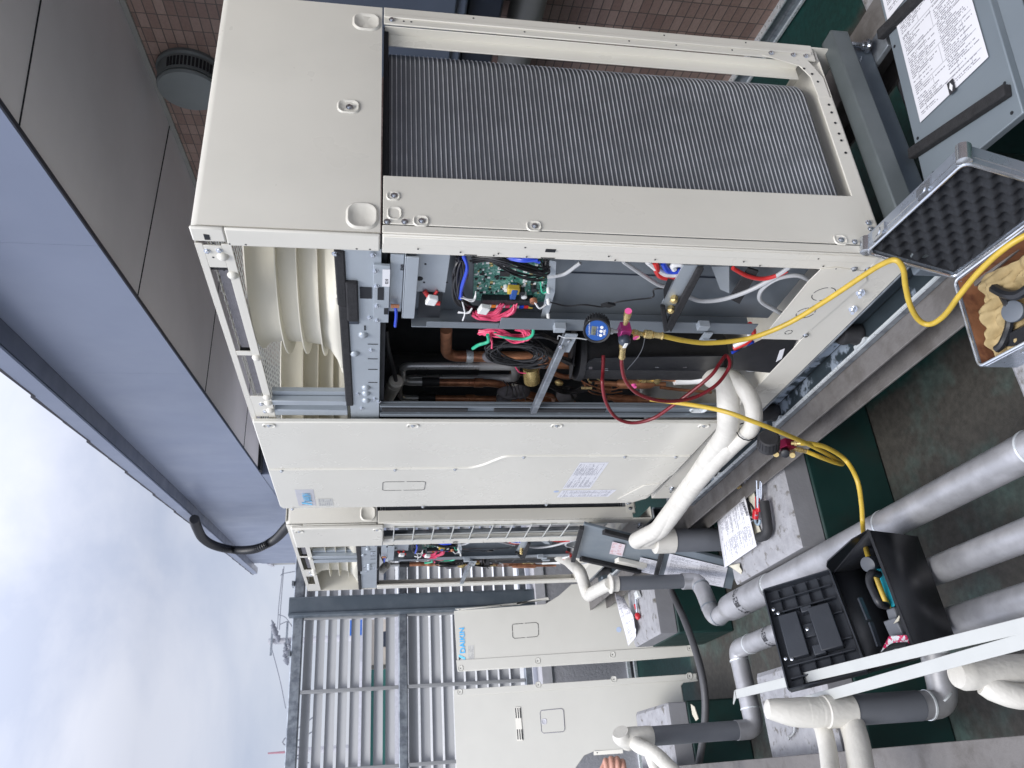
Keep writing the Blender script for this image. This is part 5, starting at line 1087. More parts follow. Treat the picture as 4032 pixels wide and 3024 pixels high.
# closed-front style panel with logo; c: top-left(+X side is right), lower corners on the floor
ZT, ZB, YT, YB = .675, FZ+.012, 4.45, 3.73
def lean(x, z): # point on leaning plane
    k = (z-ZB)/(ZT-ZB); return V((x, YB+(YT-YB)*k, z))
def lp(px, py):
    n = V((0, ZT-ZB, -(YT-YB))); v = FW + CR*((1512-py)/FPX) + CD*((px-2016)/FPX); t = ((lean(0, ZB)-CAM).dot(n))/v.dot(n); return CAM+v*t
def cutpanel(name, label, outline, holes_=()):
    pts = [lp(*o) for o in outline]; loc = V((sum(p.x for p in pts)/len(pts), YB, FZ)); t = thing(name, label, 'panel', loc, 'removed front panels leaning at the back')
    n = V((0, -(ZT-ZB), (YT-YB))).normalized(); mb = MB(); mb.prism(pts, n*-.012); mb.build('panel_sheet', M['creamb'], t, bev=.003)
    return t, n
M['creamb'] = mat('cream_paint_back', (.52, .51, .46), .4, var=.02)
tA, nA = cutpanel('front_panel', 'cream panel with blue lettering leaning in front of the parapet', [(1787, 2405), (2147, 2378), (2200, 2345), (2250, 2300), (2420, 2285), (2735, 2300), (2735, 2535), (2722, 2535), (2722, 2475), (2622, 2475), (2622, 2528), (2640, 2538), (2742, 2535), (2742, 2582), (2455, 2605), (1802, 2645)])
mb = MB(); mb.prism([lp(*o)+nA*.014 for o in ((1792, 2398), (2035, 2375), (2040, 2380), (2100, 2362), (2160, 2352), (2165, 2362), (1806, 2404))], nA*-.02); mb.build('panel_flange', M['creamb'], tA, bev=.002)
mb = MB(); mb.prism([lp(*o)+nA*.002 for o in ((1797, 2600), (2740, 2540), (2742, 2580), (1802, 2643))], nA*.004); mb.build('panel_flange', M['creamb'], tA, bev=.002)
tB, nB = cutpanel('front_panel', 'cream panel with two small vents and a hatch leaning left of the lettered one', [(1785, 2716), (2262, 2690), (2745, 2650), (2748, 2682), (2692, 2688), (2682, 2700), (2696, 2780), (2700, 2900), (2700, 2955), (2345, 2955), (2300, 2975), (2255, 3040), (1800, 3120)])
mb = MB(); mb.prism([lp(*o)+nB*.002 for o in ((1787, 2716), (2742, 2652), (2744, 2676), (1789, 2742))], nB*.004); mb.build('panel_flange', M['creamb'], tB, bev=.002)
def onp(px, py, n, d=.0015): return lp(px, py)+n*d
for t_, n_, pts in ((tA, nA, [(1815, 2632), (2118, 2603), (2412, 2578), (2715, 2553)]), (tB, nB, [(1812, 2725), (2120, 2697), (2418, 2675), (2715, 2662)])):
    mb = MB()
    for q_ in pts: pocket(mb, onp(*q_, n_, .0066), n_, V((1, 0, 0)), .032, .03, .004)
    mb.build('pressed_recess', M['creamb'], t_)
    mb = MB(); holes(mb, [onp(*q_, n_, .0072) for q_ in pts], n_, .004); mb.build('screw_hole', M['dark'], t_)
mb = MB(); holes(mb, [onp(1813, 2402, nA, .0145), onp(1975, 2385, nA, .0145), onp(2165, 2364, nA, .003)], nA, .004); mb.build('screw_hole', M['dark'], tA)
logo(tA, onp(1833, 2598, nA), 0, 0, .0395, n=nA, xd=V((1, 0, 0)))
uvplate('warning_label', [onp(1868, 2600, nA), onp(1866, 2540, nA), onp(1843, 2542, nA), onp(1845, 2603, nA)], uvmat('warn2', _doc(8, 12, .3, 5, ink=(.3, .3, .3), paper=(.5, .5, .47))), tA, off=V((0, 0, 0)))
mb = MB(); rc = [(2020, 2458), (2110, 2451), (2119, 2457), (2121, 2498), (2114, 2507), (2026, 2514), (2019, 2508), (2017, 2465)]
for i in range(8):
    a, b = onp(*rc[i], nA), onp(*rc[(i+1) % 8], nA); mb.tube([a, a.lerp(b, .45)], .0018, 5); mb.tube([a.lerp(b, .52), b], .0018, 5)
mb.build('knockout_slot', M['dark'], tA)
mb = MB(); mb.lathe(onp(2437, 2479, nA, 0), nA, [(0, .018), (.0015, .018)], 18); mb.build('round_sticker', mat('pale_sticker', (.42, .5, .66), .6), tA)
mb = MB()
for (x0, x1) in ((2029, 2036), (2038, 2044), (2046, 2052)):
    for (ya, yb) in ((2788, 2828), (2872, 2912)):
        mb.prism([onp(x0+(0 if ya < 2800 else 7), ya, nB, .006), onp(x0+(3 if ya < 2800 else 10), yb, nB, .006), onp(x0+(7 if ya < 2800 else 14), yb, nB, .006), onp(x0+(4 if ya < 2800 else 11), ya, nB, .006)], nB*.0008)
mb.build('vent_slot', M['dark'], tB)
mb = MB(); mb.prism([onp(2028, 2785, nB), onp(2050, 2784, nB), onp(2060, 2916, nB), onp(2037, 2918, nB)], nB*.0045); mb.build('vent_bezel', M['cream'], tB, bev=.001)
mb = MB(); hc = [(2131, 2798), (2211, 2790), (2219, 2797), (2224, 2872), (2218, 2881), (2140, 2887), (2133, 2880), (2127, 2806)]
mb.tube([onp(*p_, nB) for p_ in hc+hc[:1]], .0028, 6, caps=False); mb.build('hatch_groove', M['inkg'], tB)
mb = MB(); mb.prism([onp(*p_, nB, .0005) for p_ in hc], nB*.0015); hh = mb.build('hatch', M['creamb'], tB)
mb = MB(); pocket(mb, onp(2143, 2841, nB, .0022), nB, V((1, 0, 0)), .028, .028, .003); mb.lathe(onp(2143, 2841, nB, .002), nB, [(0, .006), (.003, .006)], 10); mb.build('hatch_catch', M['cap'], hh)
mb = MB(); mb.prism([onp(2338, 2958, nB, .004), onp(2452, 2950, nB, .004), onp(2454, 2966, nB, .004), onp(2338, 2974, nB, .004)], nB*-.003); mb.build('lower_flange', M['cream'], tB)
mb = MB(); holes(mb, [onp(2352, 2964, nB, .005)], nB, .004); mb.build('screw_hole', M['dark'], tB)
# ---- grey access panels
def access_panel(label, cor, th, strips, labels, extra=None):
    c = [V(p) for p in cor]; t = thing('access_panel', label, 'panel', sum(c, V((0, 0, 0)))/4)
    o, n = slab('panel_sheet', c, th, M['slate'], t)
    dirn = n*1.0                      # direction the slab was thickened in
    if th < 0: dirn = n*1.0
    if n.dot(CAM-c[0]) < 0: n = -n
    off = abs(th) if dirn.dot(n)*(1 if th > 0 else 1) > 0 else 0
    d = n*(off+.0012)
    for (u0, v0, u1, v1, w_) in strips:
        a, b = bil(c, u0, v0)+d, bil(c, u1, v1)+d; mb = MB(); mb.beam(a+n*.011, b+n*.011, w_, .022, n); mb.build('foam_strip', M['foam'], t, bev=.003)
    for (u0, v0, u1, v1, m_) in labels:
        q_ = [bil(c, u0, v0), bil(c, u1, v0), bil(c, u1, v1), bil(c, u0, v1)]
        uvplate('printed_label', [p_+d*1.2 for p_ in q_], M[m_], t, off=V((0, 0, 0)), uvo=((0, 1), (0, 0), (1, 0), (1, 1)))
    return t, c, n, d
z_ = -.215
g1 = [P(3657, 730, 2, z_), P(3487, 0, 2, z_), P(3924, 0, 2, z_), None]
A0 = V((.205, -.012, z_)); e1 = V((1, -.155, 0)).normalized(); e2 = V((-.155, -1, 0)).normalized()
c = [A0, A0+e1*1.0, A0+e1*1.0+e2*.335, A0+e2*.335]
t, c, n, d = access_panel('flat grey access panel with two printed sheets and foam strips, top right corner', c, -.022, [(.125, -.02, .07, .97, .03), (.535, -.05, .50, .72, .03), (.72, -.10, .71, .02, .03)], [(.19, .13, .53, .88, 'doc1'), (.56, .05, .95, .88, 'doc1')])
# black arrow mark on the sheet, flange and holes
mb = MB(); f0 = [c[3], c[2], c[2]+e2*.03-V((0, 0, .035)), c[3]+e2*.03-V((0, 0, .035))]; mb.prism(f0, V((0, 0, .002))); mb.build('panel_flange', M['slate'], t)
mb = MB(); holes(mb, [bil(c, u, v)+d for u, v in ((.02, .92), (.035, .12), (.10, .93), (.47, .04), (.16, .05))], n, .0045); mb.build('panel_hole', M['dark'], t)
mb = MB(); q0 = bil(c, .20, .52)+d*1.4; mb.obox(q0, e1*.018, e2*.011, V((0, 0, .0003))); m1 = mb.build('arrow_mark', M['ink'], t)
mb = MB(); mb.prism([q0+e1*.013+V((0, 0, .0006)), q0+e2*.006+V((0, 0, .0006)), q0-e1*.013+V((0, 0, .0006)), q0-e2*.006+V((0, 0, .0006))], V((0, 0, .0004))); mb.build('arrow_mark_light', M['paper'], m1)
# panel standing by the rear unit
c = [X(2300, 2052, -.035), X(2265, 2185, -.06), X(2880, 2310, -.215), X(2905, 2205, -.19)]
t, c, n, d = access_panel('grey access panel with pink and white labels leaning beside the thick riser', c, .016, [(-.0, .12, -.0, .42, .03), (.92, .03, .95, .40, .03), (.03, -.01, 1.03, -.01, .022), (-.06, .50, 1.0, .50, .022)], [(.25, .19, .62, .27, 'docpink'), (.52, .38, 1.0, .52, 'doc1'), (.2, .55, .95, .94, 'doc1')])
mb = MB(); a, b = bil(c, .72, .24)+d, bil(c, .72, .42)+d; mb.beam(a+n*.012, b+n*.012, .045, .024, n); mb.build('cream_bracket', M['cream'], t, bev=.003)
# ---- white angle bars
for (pa, pb, lb) in (((2900, 2733), (4032, 2462), 'upper white steel angle bar crossing the foreground above the tool case'), ((3088, 2786), (4032, 2524), 'lower white steel angle bar crossing the foreground beside the first')):
    a, b = P(*pa, 2, -.05), P(*pb, 2, -.05); b = b+(b-a)*.9; d_ = (b-a).normalized(); s_ = d_.cross(PZ).normalized()
    if s_.x > 0: s_ = -s_
    t = MB(); t.prism([a+s_*-.015, a+s_*.015, b+s_*.015, b+s_*-.015], V((0, 0, .003))); t.prism([a-s_*.015-V((0, 0, .0005)), b-s_*.015-V((0, 0, .0005)), b-s_*.015-V((0, 0, .028)), a-s_*.015-V((0, 0, .028))], s_*.003)
    if 'upper' in lb: t.prism([a-s_*.014+V((0, 0, .0035)), a+s_*.014+V((0, 0, .0035)), a+s_*.032-d_*.06-V((0, 0, .01)), a+s_*.026-d_*.062-V((0, 0, .01))], V((0, 0, .003)))
    tag(t.build('angle_bar', M['barwhite'], loc=a, bev=.001), lb, 'bar', None)
# ---- gauges and hoses
def hose(label, pts, r, m, cat='hose', ends=()):
    q = spline(pts, 10); mb = MB(); mb.tube(q, r, 14); o = mb.build('hose', M[m], loc=q[0]); tag(o, label, cat); return o
hose('long yellow hose from the blue gauge drooping over the aluminium case', [X(2605, 1322, -.095), X(2700, 1342, -.09), X(2800, 1350, -.085), X(2950, 1332, -.08), X(3100, 1275, -.075), X(3250, 1185, -.07), X(3400, 1085, -.07), X(3470, 1042, -.08), X(3525, 1024, -.10), X(3556, 1060, -.115), X(3566, 1130, -.13), X(3585, 1205, -.15), X(3620, 1262, -.165), X(3665, 1276, -.18), X(3720, 1240, -.19), X(3780, 1160, -.19), X(3850, 1075, -.18), X(3940, 990, -.175), X(4032, 930, -.17), X(4200, 850, -.16)], .0068, 'yellow')
hose('yellow hose looping from behind the red hose down to the small red gauge', [X(2560, 1572, -.04), X(2660, 1585, -.07), X(2760, 1600, -.12), X(2860, 1622, -.17), X(2950, 1654, -.20), X(3050, 1692, -.22), X(3180, 1748, -.22), X(3270, 1795, -.22), X(3318, 1826, -.225), X(3290, 1822, -.235), X(3230, 1800, -.235), X(3175, 1777, -.22)], .0072, 'yellow')
hose('yellow hose running from the small red gauge into the black tool case', [X(3150, 1745, -.21), X(3200, 1748, -.215), X(3260, 1765, -.22), X(3330, 1812, -.24), P(3375, 1890, 2, -.30), P(3392, 1985, 2, -.325), P(3397, 2065, 2, -.335), P(3404, 2130, 2, -.27), P(3420, 2195, 2, -.20), P(3447, 2262, 2, -.195), P(3472, 2330, 2, -.20), P(3500, 2395, 2, -.21)], .0078, 'yellow')
hose('dark red hose hanging in loops from the blue gauge in the open bay', [X(2449, 1405, -.085), X(2449, 1440, -.09), X(2462, 1495, -.10), X(2505, 1545, -.11), X(2580, 1574, -.11), X(2660, 1579, -.10), X(2740, 1563, -.08), X(2815, 1520, -.05), X(2858, 1470, -.01), X(2875, 1430, .02), X(2860, 1400, .05), X(2835, 1430, .02), X(2800, 1478, -.02), X(2720, 1545, -.05), X(2640, 1603, -.07), X(2570, 1648, -.08), X(2490, 1665, -.08), X(2425, 1643, -.07), X(2385, 1580, -.05), X(2372, 1510, -.02), X(2374, 1465, .02), X(2376, 1400, .07)], .0058, 'redhose')
t = thing('pressure_gauge', 'round black pressure gauge with blue digital face and magenta valve block', 'gauge', X(2345, 1320, -.09))
gc = X(2350, 1300, -.12); gn = (-FW*.80-CR*.50-CD*.10).normalized(); gu = PZ; gx = gu.cross(gn).normalized(); gu = gn.cross(gx)
mb = MB(); R_ = .0345
mb.lathe(gc-gn*.038, gn, [(0, R_*.72), (.004, R_*.86), (.030, R_*.92), (.034, R_), (.041, R_*1.02), (.044, R_*.97), (.042, R_*.86), (.039, R_*.84)], 48); bd = mb.build('gauge_body', M['rubber'], t)
mb = MB()
for k in range(26):
    a = 2*math.pi*k/26; dd = gx*math.cos(a)+gu*math.sin(a); mb.beam(gc-gn*.034+dd*R_*.90, gc-gn*.008+dd*R_*.93, .0035, .004, dd)
mb.build('grip_rib', M['rubber'], bd)
mb = MB(); mb.lathe(gc+gn*.0012, gn, [(0, R_*.83), (.0012, R_*.83)], 48); fc = mb.build('gauge_face', M['gblue'], t)
F_ = gc+gn*.0027
# face text reads along the photo's up-down direction: its "up" is world -Z turned with the gauge
fr, fu = -gx, gu
def fp_(px, py):     # photo offset from face centre -> face plane
    v = FW + CR*((1512-py)/FPX) + CD*((px-2016)/FPX); return CAM+v*((F_-CAM).dot(gn)/v.dot(gn))
mb = MB(); mb.prism([fp_(2330, 1283), fp_(2350, 1286), fp_(2344, 1320), fp_(2326, 1317)], gn*.0006); sc = mb.build('gauge_screen', M['lcd'], fc)
mb = MB(); [mb.lathe(fp_(*p_), gn, [(0, .0043), (.0014, .004)], 20) for p_ in ((2370, 1289), (2367, 1304), (2365, 1320))]; mb.build('gauge_button', M['white'], fc)
tx = (fp_(2320, 1285)-fp_(2320, 1315)).normalized(); ty = (fp_(2300, 1300)-fp_(2330, 1300)).normalized()
text('COMPOUND GAUGE', .0046, fp_(2323, 1320)+gn*.0004, tx, ty, M['white'], 'face_lettering', fc, ext=.0002, sx=1.0)
text('0.001', .010, fp_(2345, 1318)+gn*.0009, tx, ty, M['ink'], 'screen_digits', sc, ext=.0001)
text('BBK', .0088, fp_(2385, 1319)+gn*.0004, tx, ty, M['white'], 'face_lettering', fc, ext=.0002, bold=.0003)
text('ON/OFF  UNIT  ZERO', .0028, fp_(2355, 1322)+gn*.0004, tx, ty, M['white'], 'face_lettering', fc, ext=.0001)
mb = MB(); mb.tube([X(2400, 1303, -.09), X(2413, 1304, -.09)], .0085, 6); mb.build('hex_nut', M['steelp'], t); mb = MB(); mb.tube([X(2413, 1304, -.09), X(2432, 1304, -.09)], .005, 12); mb.build('gauge_stem', M['steelp'], t)
mb = MB(); bc = X(2458, 1302, -.09); mb.obox(bc, (.016, .003, 0), (-.002, .018, 0), (0, 0, .0135)); mb.build('valve_block', M['magenta'], t, bev=.0012)
mb = MB(); mb.lathe(bc+V((-.014, .008, 0)), (-1, .15, 0), [(0, .015), (.010, .0165), (.018, .0145), (.024, .008)], 24); kb = mb.build('valve_knob', M['navy'], t)
mb = MB(); kc_ = bc+V((-.0385, .012, -.001)); mb.obox(kc_, (.0015, 0, 0), (0, .0115, 0), (0, 0, .0048)); mb.build('knob_mark', M['white'], kb, bev=.0015)
def fitting(pts, rs, m='brass', n=14, nm='brass_fitting'):
    mb = MB(); mb.tube(pts, rs, n, True); return mb.build(nm, M[m], t)
def brass(a, b, prof, nm='brass_fitting', m='brass', n=14):
    mb = MB(); L_ = (b-a).length; mb.lathe(a, b-a, [(u*L_, r) for u, r in prof], n); return mb.build(nm, M[m], t)
brass(X(2462, 1275, -.09), X(2474, 1226, -.09), [(0, .006), (.25, .0065), (.26, .0078), (.5, .0078), (.52, .0055), (.6, .0055), (.62, .0098), (1, .0098)])
mb = MB(); mb.lathe(X(2474, 1225, -.09), X(2474, 1225, -.09)-X(2470, 1240, -.09), [(0, .009), (.001, .009)], 18); mb.build('pink_cap', M['pink'], t)
brass(X(2482, 1305, -.09), X(2535, 1316, -.09), [(0, .006), (.2, .006), (.22, .008), (.5, .008), (.52, .006), (1, .006)])
brass(X(2535, 1314, -.09), X(2568, 1318, -.092), [(0, .0095), (.1, .0115), (.9, .0115), (1, .009)])
brass(X(2568, 1318, -.092), X(2609, 1323, -.095), [(0, .007), (.05, .0095), (.15, .0095), (.2, .008), (.85, .0085), (.9, .0105), (1, .0105)])
brass(X(2505, 1305, -.09), X(2506, 1328, -.11), [(0, .007), (.5, .0085), (1, .0095)]); mb = MB(); mb.lathe(X(2505, 1330, -.111), NX+PZ*-.2, [(0, .0092), (.001, .0092)], 18); mb.build('pink_cap', M['pink'], t)
brass(X(2454, 1336, -.10), X(2452, 1370, -.095), [(0, .009), (.1, .0105), (.9, .0105), (1, .008)]); brass(X(2452, 1370, -.095), X(2449, 1406, -.088), [(0, .0068), (.1, .0085), (.85, .0080), (.9, .0095), (1, .0095)])
mb = MB(); mb.tube(spline([X(2310, 1337, -.09), X(2270, 1331, -.06), X(2225, 1330, -.03), X(2200, 1322, -.02), X(2196, 1335, -.015)]), .0018, 8); tag(mb.build('hanging_hook', M['steelp'], loc=X(2310, 1337, -.09)), 'thin steel hook wire holding the blue gauge to the brace', 'hook')
t = thing('pressure_gauge', 'small black gauge with dark red valve block hanging beside the big block', 'gauge', X(3060, 1750, -.2))
ga, gb = X(2990, 1745, -.2), X(3062, 1752, -.2)
mb = MB(); mb.lathe(X(3028, 1722, -.20), X(3024, 1766, -.215)-X(3028, 1722, -.20), [(0, .028), (.004, .033), (.035, .034), (.040, .036), (.048, .036), (.051, .031), (.048, .029)], 36); bd = mb.build('gauge_body', M['rubber'], t)
mb = MB(); a_, s_, u_ = frame(X(3024, 1766, -.215)-X(3028, 1722, -.20))
for k in range(20):
    an = 2*math.pi*k/20; dd = s_*math.cos(an)+u_*math.sin(an); c0_ = X(3028, 1722, -.20); mb.beam(c0_+a_*.004+dd*.0335, c0_+a_*.036+dd*.0345, .004, .003, dd)
mb.build('grip_rib', M['rubber'], bd)
mb = MB(); mb.obox(X(3094, 1752, -.2), (.014, 0, 0), (.0, .02, .008), (0, -.008, .022)); mb.build('valve_block', M['maroon'], t, bev=.0015)
brass(X(3115, 1746, -.205), X(3152, 1745, -.21), [(0, .006), (.3, .006), (.35, .009), (.6, .009), (.65, .007), (1, .008)]); brass(X(3125, 1765, -.21), X(3178, 1778, -.22), [(0, .006), (.3, .009), (.6, .009), (.65, .007), (1, .008)])
brass(X(3058, 1772, -.21), X(3056, 1790, -.235), [(0, .008), (1, .009)]); brass(X(3120, 1778, -.21), X(3120, 1793, -.235), [(0, .008), (1, .009)])
mb = MB(); mb.lathe(X(3092, 1772, -.215), X(3092, 1800, -.255)-X(3092, 1772, -.215), [(0, .010), (.01, .015), (.034, .014), (.036, .010)], 10); mb.build('valve_knob', M['black'], t)
# ================================================================ SMALL THINGS
def sheet(name, label, cor, m, th=.0012, n=8, curl=.006, seed=1, cat='paper', grp=None, mirror=False):
    c = [V(p) for p in cor]; rs = random.Random(seed); ph = [rs.uniform(0, 6) for _ in range(4)]
    mb = MB(); mb.grid(lambda u, v: bil(c, u, v)+V((0, 0, curl*(math.sin(3.1*u+ph[0])*math.cos(2.7*v+ph[1])+.5*math.sin(7*u*v+ph[2])))), n, n)
    if True:
        for k in mb.uv: mb.uv[k] = [(b_, 1-a_) for a_, b_ in mb.uv[k]] if not mirror else [(1-b_, a_) for a_, b_ in mb.uv[k]]
    o = mb.build(name, m, loc=c[0]); md = o.modifiers.new('thickness', 'SOLIDIFY'); md.thickness = th; return tag(o, label, cat, grp)
Z = lambda px, py, z: P(px, py, 2, z)
zt = -.378
pp = [Z(2934, 1954, -.345), Z(2826, 2055, -.35), Z(2854, 2236, -.355), Z(2980, 2150, -.352)]
sheet('paper_stack', 'stapled printed sheets with DAIKIN heading lying on the big block', pp, M['doc3'], th=.003, curl=.0015)
tt = bpy.data.objects[-1] if False else None
o = text('DAIKIN', .021, Z(2920, 1978, -.337), (Z(2941, 2028, -.34)-Z(2925, 1984, -.34)), (Z(2935, 1978, -.34)-Z(2890, 1995, -.34)), M['ink'], 'printed_heading', [x for x in COL.objects if x.name.startswith('paper_stack')][0], bold=.0007)
sheet('torn_card', 'torn piece of pale card under the red tools on the big block', [Z(2932, 1931, -.365), Z(2972, 1935, -.37), Z(2970, 2000, -.37), Z(2955, 1975, -.372)], M['cardb'], th=.003, curl=.004, seed=3, cat='card')
sheet('torn_card', 'pale folded card strip between the papers and the rubber elbow', [Z(2958, 1990, -.37), Z(2996, 2100, -.37), Z(2978, 2140, -.372), Z(2950, 2020, -.37)], M['cardb'], th=.003, curl=.003, seed=4, cat='card')
sheet('torn_card', 'pale card strip sticking out below the papers at the block edge', [Z(2868, 2226, -.37), Z(2912, 2218, -.37), Z(2922, 2248, -.372), Z(2918, 2262, -.38), Z(2880, 2240, -.37)][:4], M['cardb'], th=.003, curl=.004, seed=5, cat='card')
# red hex key set
t = thing('hex_key_set', 'red folding hex key set with chrome keys on the big block', 'tool', Z(2985, 2000, zt))
mb = MB(); mb.beam(Z(2983, 1955, -.35), Z(2985, 2015, -.35), .030, .012); mb.build('key_holder', M['redtool'], t, bev=.003)
mb = MB(); mb.beam(Z(2976, 2005, -.352), Z(2974, 2045, -.352), .026, .02); mb.build('tool_head', M['redtool'], t, bev=.005)
for (a, b) in (((2979, 1892), (2981, 1998)), ((2994, 1894), (2990, 1960)), ((2985, 1925), (2983, 2000)), ((2998, 1900), (2995, 2000))):
    mb = MB(); mb.tube([Z(*a, -.343), Z(*b, -.343)], .0042, 6); mb.build('hex_key', M['screw'], t)
t = thing('tube_cutter', 'small tube cutter with red body and grey knob beside the rubber elbow', 'tool', Z(2985, 2040, zt))
mb = MB(); c_ = Z(2983, 2045, -.35); mb.tube([c_+V((.022*math.cos(a_*.55), .022*math.sin(a_*.55), 0)) for a_ in range(9)], .006, 10); mb.build('cutter_frame', mat('tool_blue_grey', (.25, .32, .38), .35), t)
mb = MB(); mb.tube([Z(2942, 2030, -.352), Z(2965, 2038, -.35)], .0045, 8); mb.build('cutter_handle', M['steelp'], t)
mb = MB(); mb.tube([Z(2952, 2054, -.352), Z(2978, 2046, -.35)], .003, 8); mb.build('cutter_screw', M['screw'], t)
mb = MB(); mb.tube(smoothpath([Z(3008, 1975, -.345), Z(3022, 2045, -.345), Z(3030, 2110, -.345), Z(2986, 2118, -.348)], .05, 8), [.019]*1+[.0195]*19, 20) if False else mb.tube(smoothpath([Z(3008, 1975, -.345), Z(3020, 2045, -.345), Z(3024, 2105, -.345), Z(2990, 2116, -.348)], .04, 8), .021, 20)
o = mb.build('rubber_elbow', M['rubber'], loc=Z(3010, 2040, zt)); tag(o, 'black rubber pipe insulation elbow lying on the big block', 'insulation')
# things on the beam flange
mb = MB(); rs = random.Random(9)
cc = Z(2936, 1882, -.33); pts = [cc+V((rs.uniform(-.02, .02), rs.uniform(-.05, .05), rs.uniform(0, .022))) for _ in range(44)]; mb.tube(spline(pts, 4), .0022, 5); tag(mb.build('steel_wool', M['inkg'], loc=cc), 'tangled clump of grey wire wool on the beam flange', 'wool')
mb = MB(); a, b = Z(2894, 1917, -.328), Z(2930, 1916, -.328); mb.lathe(a, b-a, [(0, .006), (.014, .006), (.015, .010), (.036, .010), (.037, .007), (.05, .007)], 6); tag(mb.build('brass_nut', M['brass'], loc=a), 'tarnished brass fitting beside the wire wool on the beam flange', 'fitting')
# second block
sheet('crumpled_paper', 'creased white printed paper on the block behind the risers', [Z(2432, 2335, -.27), Z(2470, 2545, -.36), Z(2513, 2480, -.36), Z(2455, 2350, -.33)], M['doc3'], th=.001, curl=.014, seed=8, n=12, mirror=True)
t = thing('screwdriver', 'red and silver stubby screwdriver on the second block', 'tool', Z(2505, 2410, zt))
mb = MB(); mb.lathe(Z(2512, 2432, -.36), Z(2503, 2385, -.36)-Z(2512, 2432, -.36), [(-.012, .008), (0, .017), (.02, .017), (.03, .010)], 16); mb.lathe(Z(2506, 2398, -.36), Z(2503, 2385, -.36)-Z(2506, 2398, -.36), [(0, .010), (.03, .011)], 14); mb.build('handle', M['redtool'], t)
mb = MB(); mb.tube([Z(2509, 2415, -.36), Z(2502, 2345, -.36)], .006, 10); mb.build('shaft', M['screw'], t)
mb = MB(); mb.obox(Z(2510, 2342, -.36), (.02, 0, .004), (0, .03, 0), (0, 0, .012)); tag(mb.build('clear_packet', M['glass'], loc=Z(2510, 2342, -.37), bev=.004), 'small clear plastic packet beside the stubby screwdriver', 'packet')
# hook lying on left block
mb = MB(); mb.tube(spline([Z(3128, 2858, -.368), Z(3128, 2880, -.368), Z(3118, 2895, -.368), Z(3104, 2902, -.368), Z(3108, 2912, -.368)]), .0045, 8); tag(mb.build('metal_hook', M['steelp'], loc=Z(3120, 2890, zt)), 'small bent steel hook lying on the wide left block', 'hook')
# torn tape strip under taped block
mb = MB(); mb.prism([Z(2722, 2772, -.5), Z(2736, 2782, -.5), Z(2752, 2830, -.5), Z(2742, 2838, -.5), Z(2728, 2812, -.5)], V((0, 0, .004))); tag(mb.build('torn_tape', M['cardb'], loc=Z(2735, 2800, -.5)), 'torn strip of pale tape hanging off the taped-joint block', 'tape')
# ---------------- black tool case
t = thing('tool_case', 'open black plastic tool case lying on the pipes, lid thrown back', 'tool case', (-.72, .75, -.365))
zb, zr = -.365, -.19
b0 = [V((-.545, .655, zb)), V((-.835, .632, zb)), V((-.875, .82, zb)), V((-.575, .86, zb))]
r0 = [V((-.530, .628, zr)), V((-.866, .578, zr)), V((-.905, .805, zr)), V((-.598, .868, zr))]
mb = MB()
for i in range(4):
    j = (i+1) % 4; mb.add([b0[i], b0[j], r0[j], r0[i]], [(0, 1, 2, 3)])
mb.add(b0, [(0, 3, 2, 1)]); mb.build('case_body', M['black'], t, thick=.004)
mb = MB(); mb.tube(r0+[r0[0]], .0055, 4, caps=False); mb.build('case_rim', M['black'], t)
# side flap raised at the right
mb = MB(); fl = [Z(3254, 2228, -.12), Z(3268, 2196, -.11), Z(3370, 2112, -.13), Z(3422, 2102, -.185), r0[3]]
mb.prism([r0[3], r0[0], P(3395, 2103, 2, -.165), P(3352, 2128, 2, -.13), P(3258, 2212, 2, -.10), P(3254, 2232, 2, -.115)], V((.004, 0, 0))); mb.build('raised_end', M['black'], t)
L0, L1 = r0[3]+V((0, .012, .0)), r0[2]+V((0, .012, 0)); T0, T1 = P(3016, 2337, 1, 1.0), P(3114, 2722, 1, .955)
lc = [L1, L0, T0, T1]; ln = (L0-L1).cross(T0-L0).normalized()
if ln.dot(CAM-L0) < 0: ln = -ln
mb = MB(); mb.prism(lc, ln*-.006); ld = mb.build('case_lid', M['black2'] if 'black2' in M else M['black'], t)
M['black2'] = mat('charcoal_plastic', (.022, .026, .034), .5, var=.15, bump=.05, bs=200)
ld.data.materials[0] = M['black2']
lb = lambda u, v: bil([L0, L1, T1, T0], u, v)
mb = MB()
for i in range(4):
    a_, b_ = [lc[0], lc[1], lc[2], lc[3]][i], [lc[1], lc[2], lc[3], lc[0]][i]; mb.prism([a_, b_, b_+ln*.035, a_+ln*.035], (b_-a_).cross(ln).normalized()*.004)
mb.build('lid_rim', M['black2'], ld)
mb = MB()
for u in (.12, .25, .78, .90): mb.prism([lb(u, .05), lb(u, .95), lb(u, .95)+ln*.022, lb(u, .05)+ln*.022], (lb(1, 0)-lb(0, 0)).normalized()*.003)
for v in (.2, .38, .58, .8):
    mb.prism([lb(.02, v), lb(.28, v), lb(.28, v)+ln*.018, lb(.02, v)+ln*.018], PZ*.003); mb.prism([lb(.76, v), lb(.97, v), lb(.97, v)+ln*.018, lb(.76, v)+ln*.018], PZ*.003)
for u in (.4, .66): mb.prism([lb(u, .03), lb(u, .2), lb(u, .2)+ln*.018, lb(u, .03)+ln*.018], (lb(1, 0)-lb(0, 0)).normalized()*.003)
mb.build('lid_rib', M['black2'], ld)
mb = MB()
for (u0, u1, v0, v1, h) in ((.29, .73, .62, .90, .030), (.30, .74, .16, .46, .036), (.27, .33, .40, .56, .032), (.66, .76, .40, .56, .032), (.42, .56, .46, .62, .012)):
    mb.prism([lb(u0, v0), lb(u1, v0), lb(u1, v1), lb(u0, v1)], ln*h)
mb.build('lid_pocket', M['black2'], ld, bev=.003)
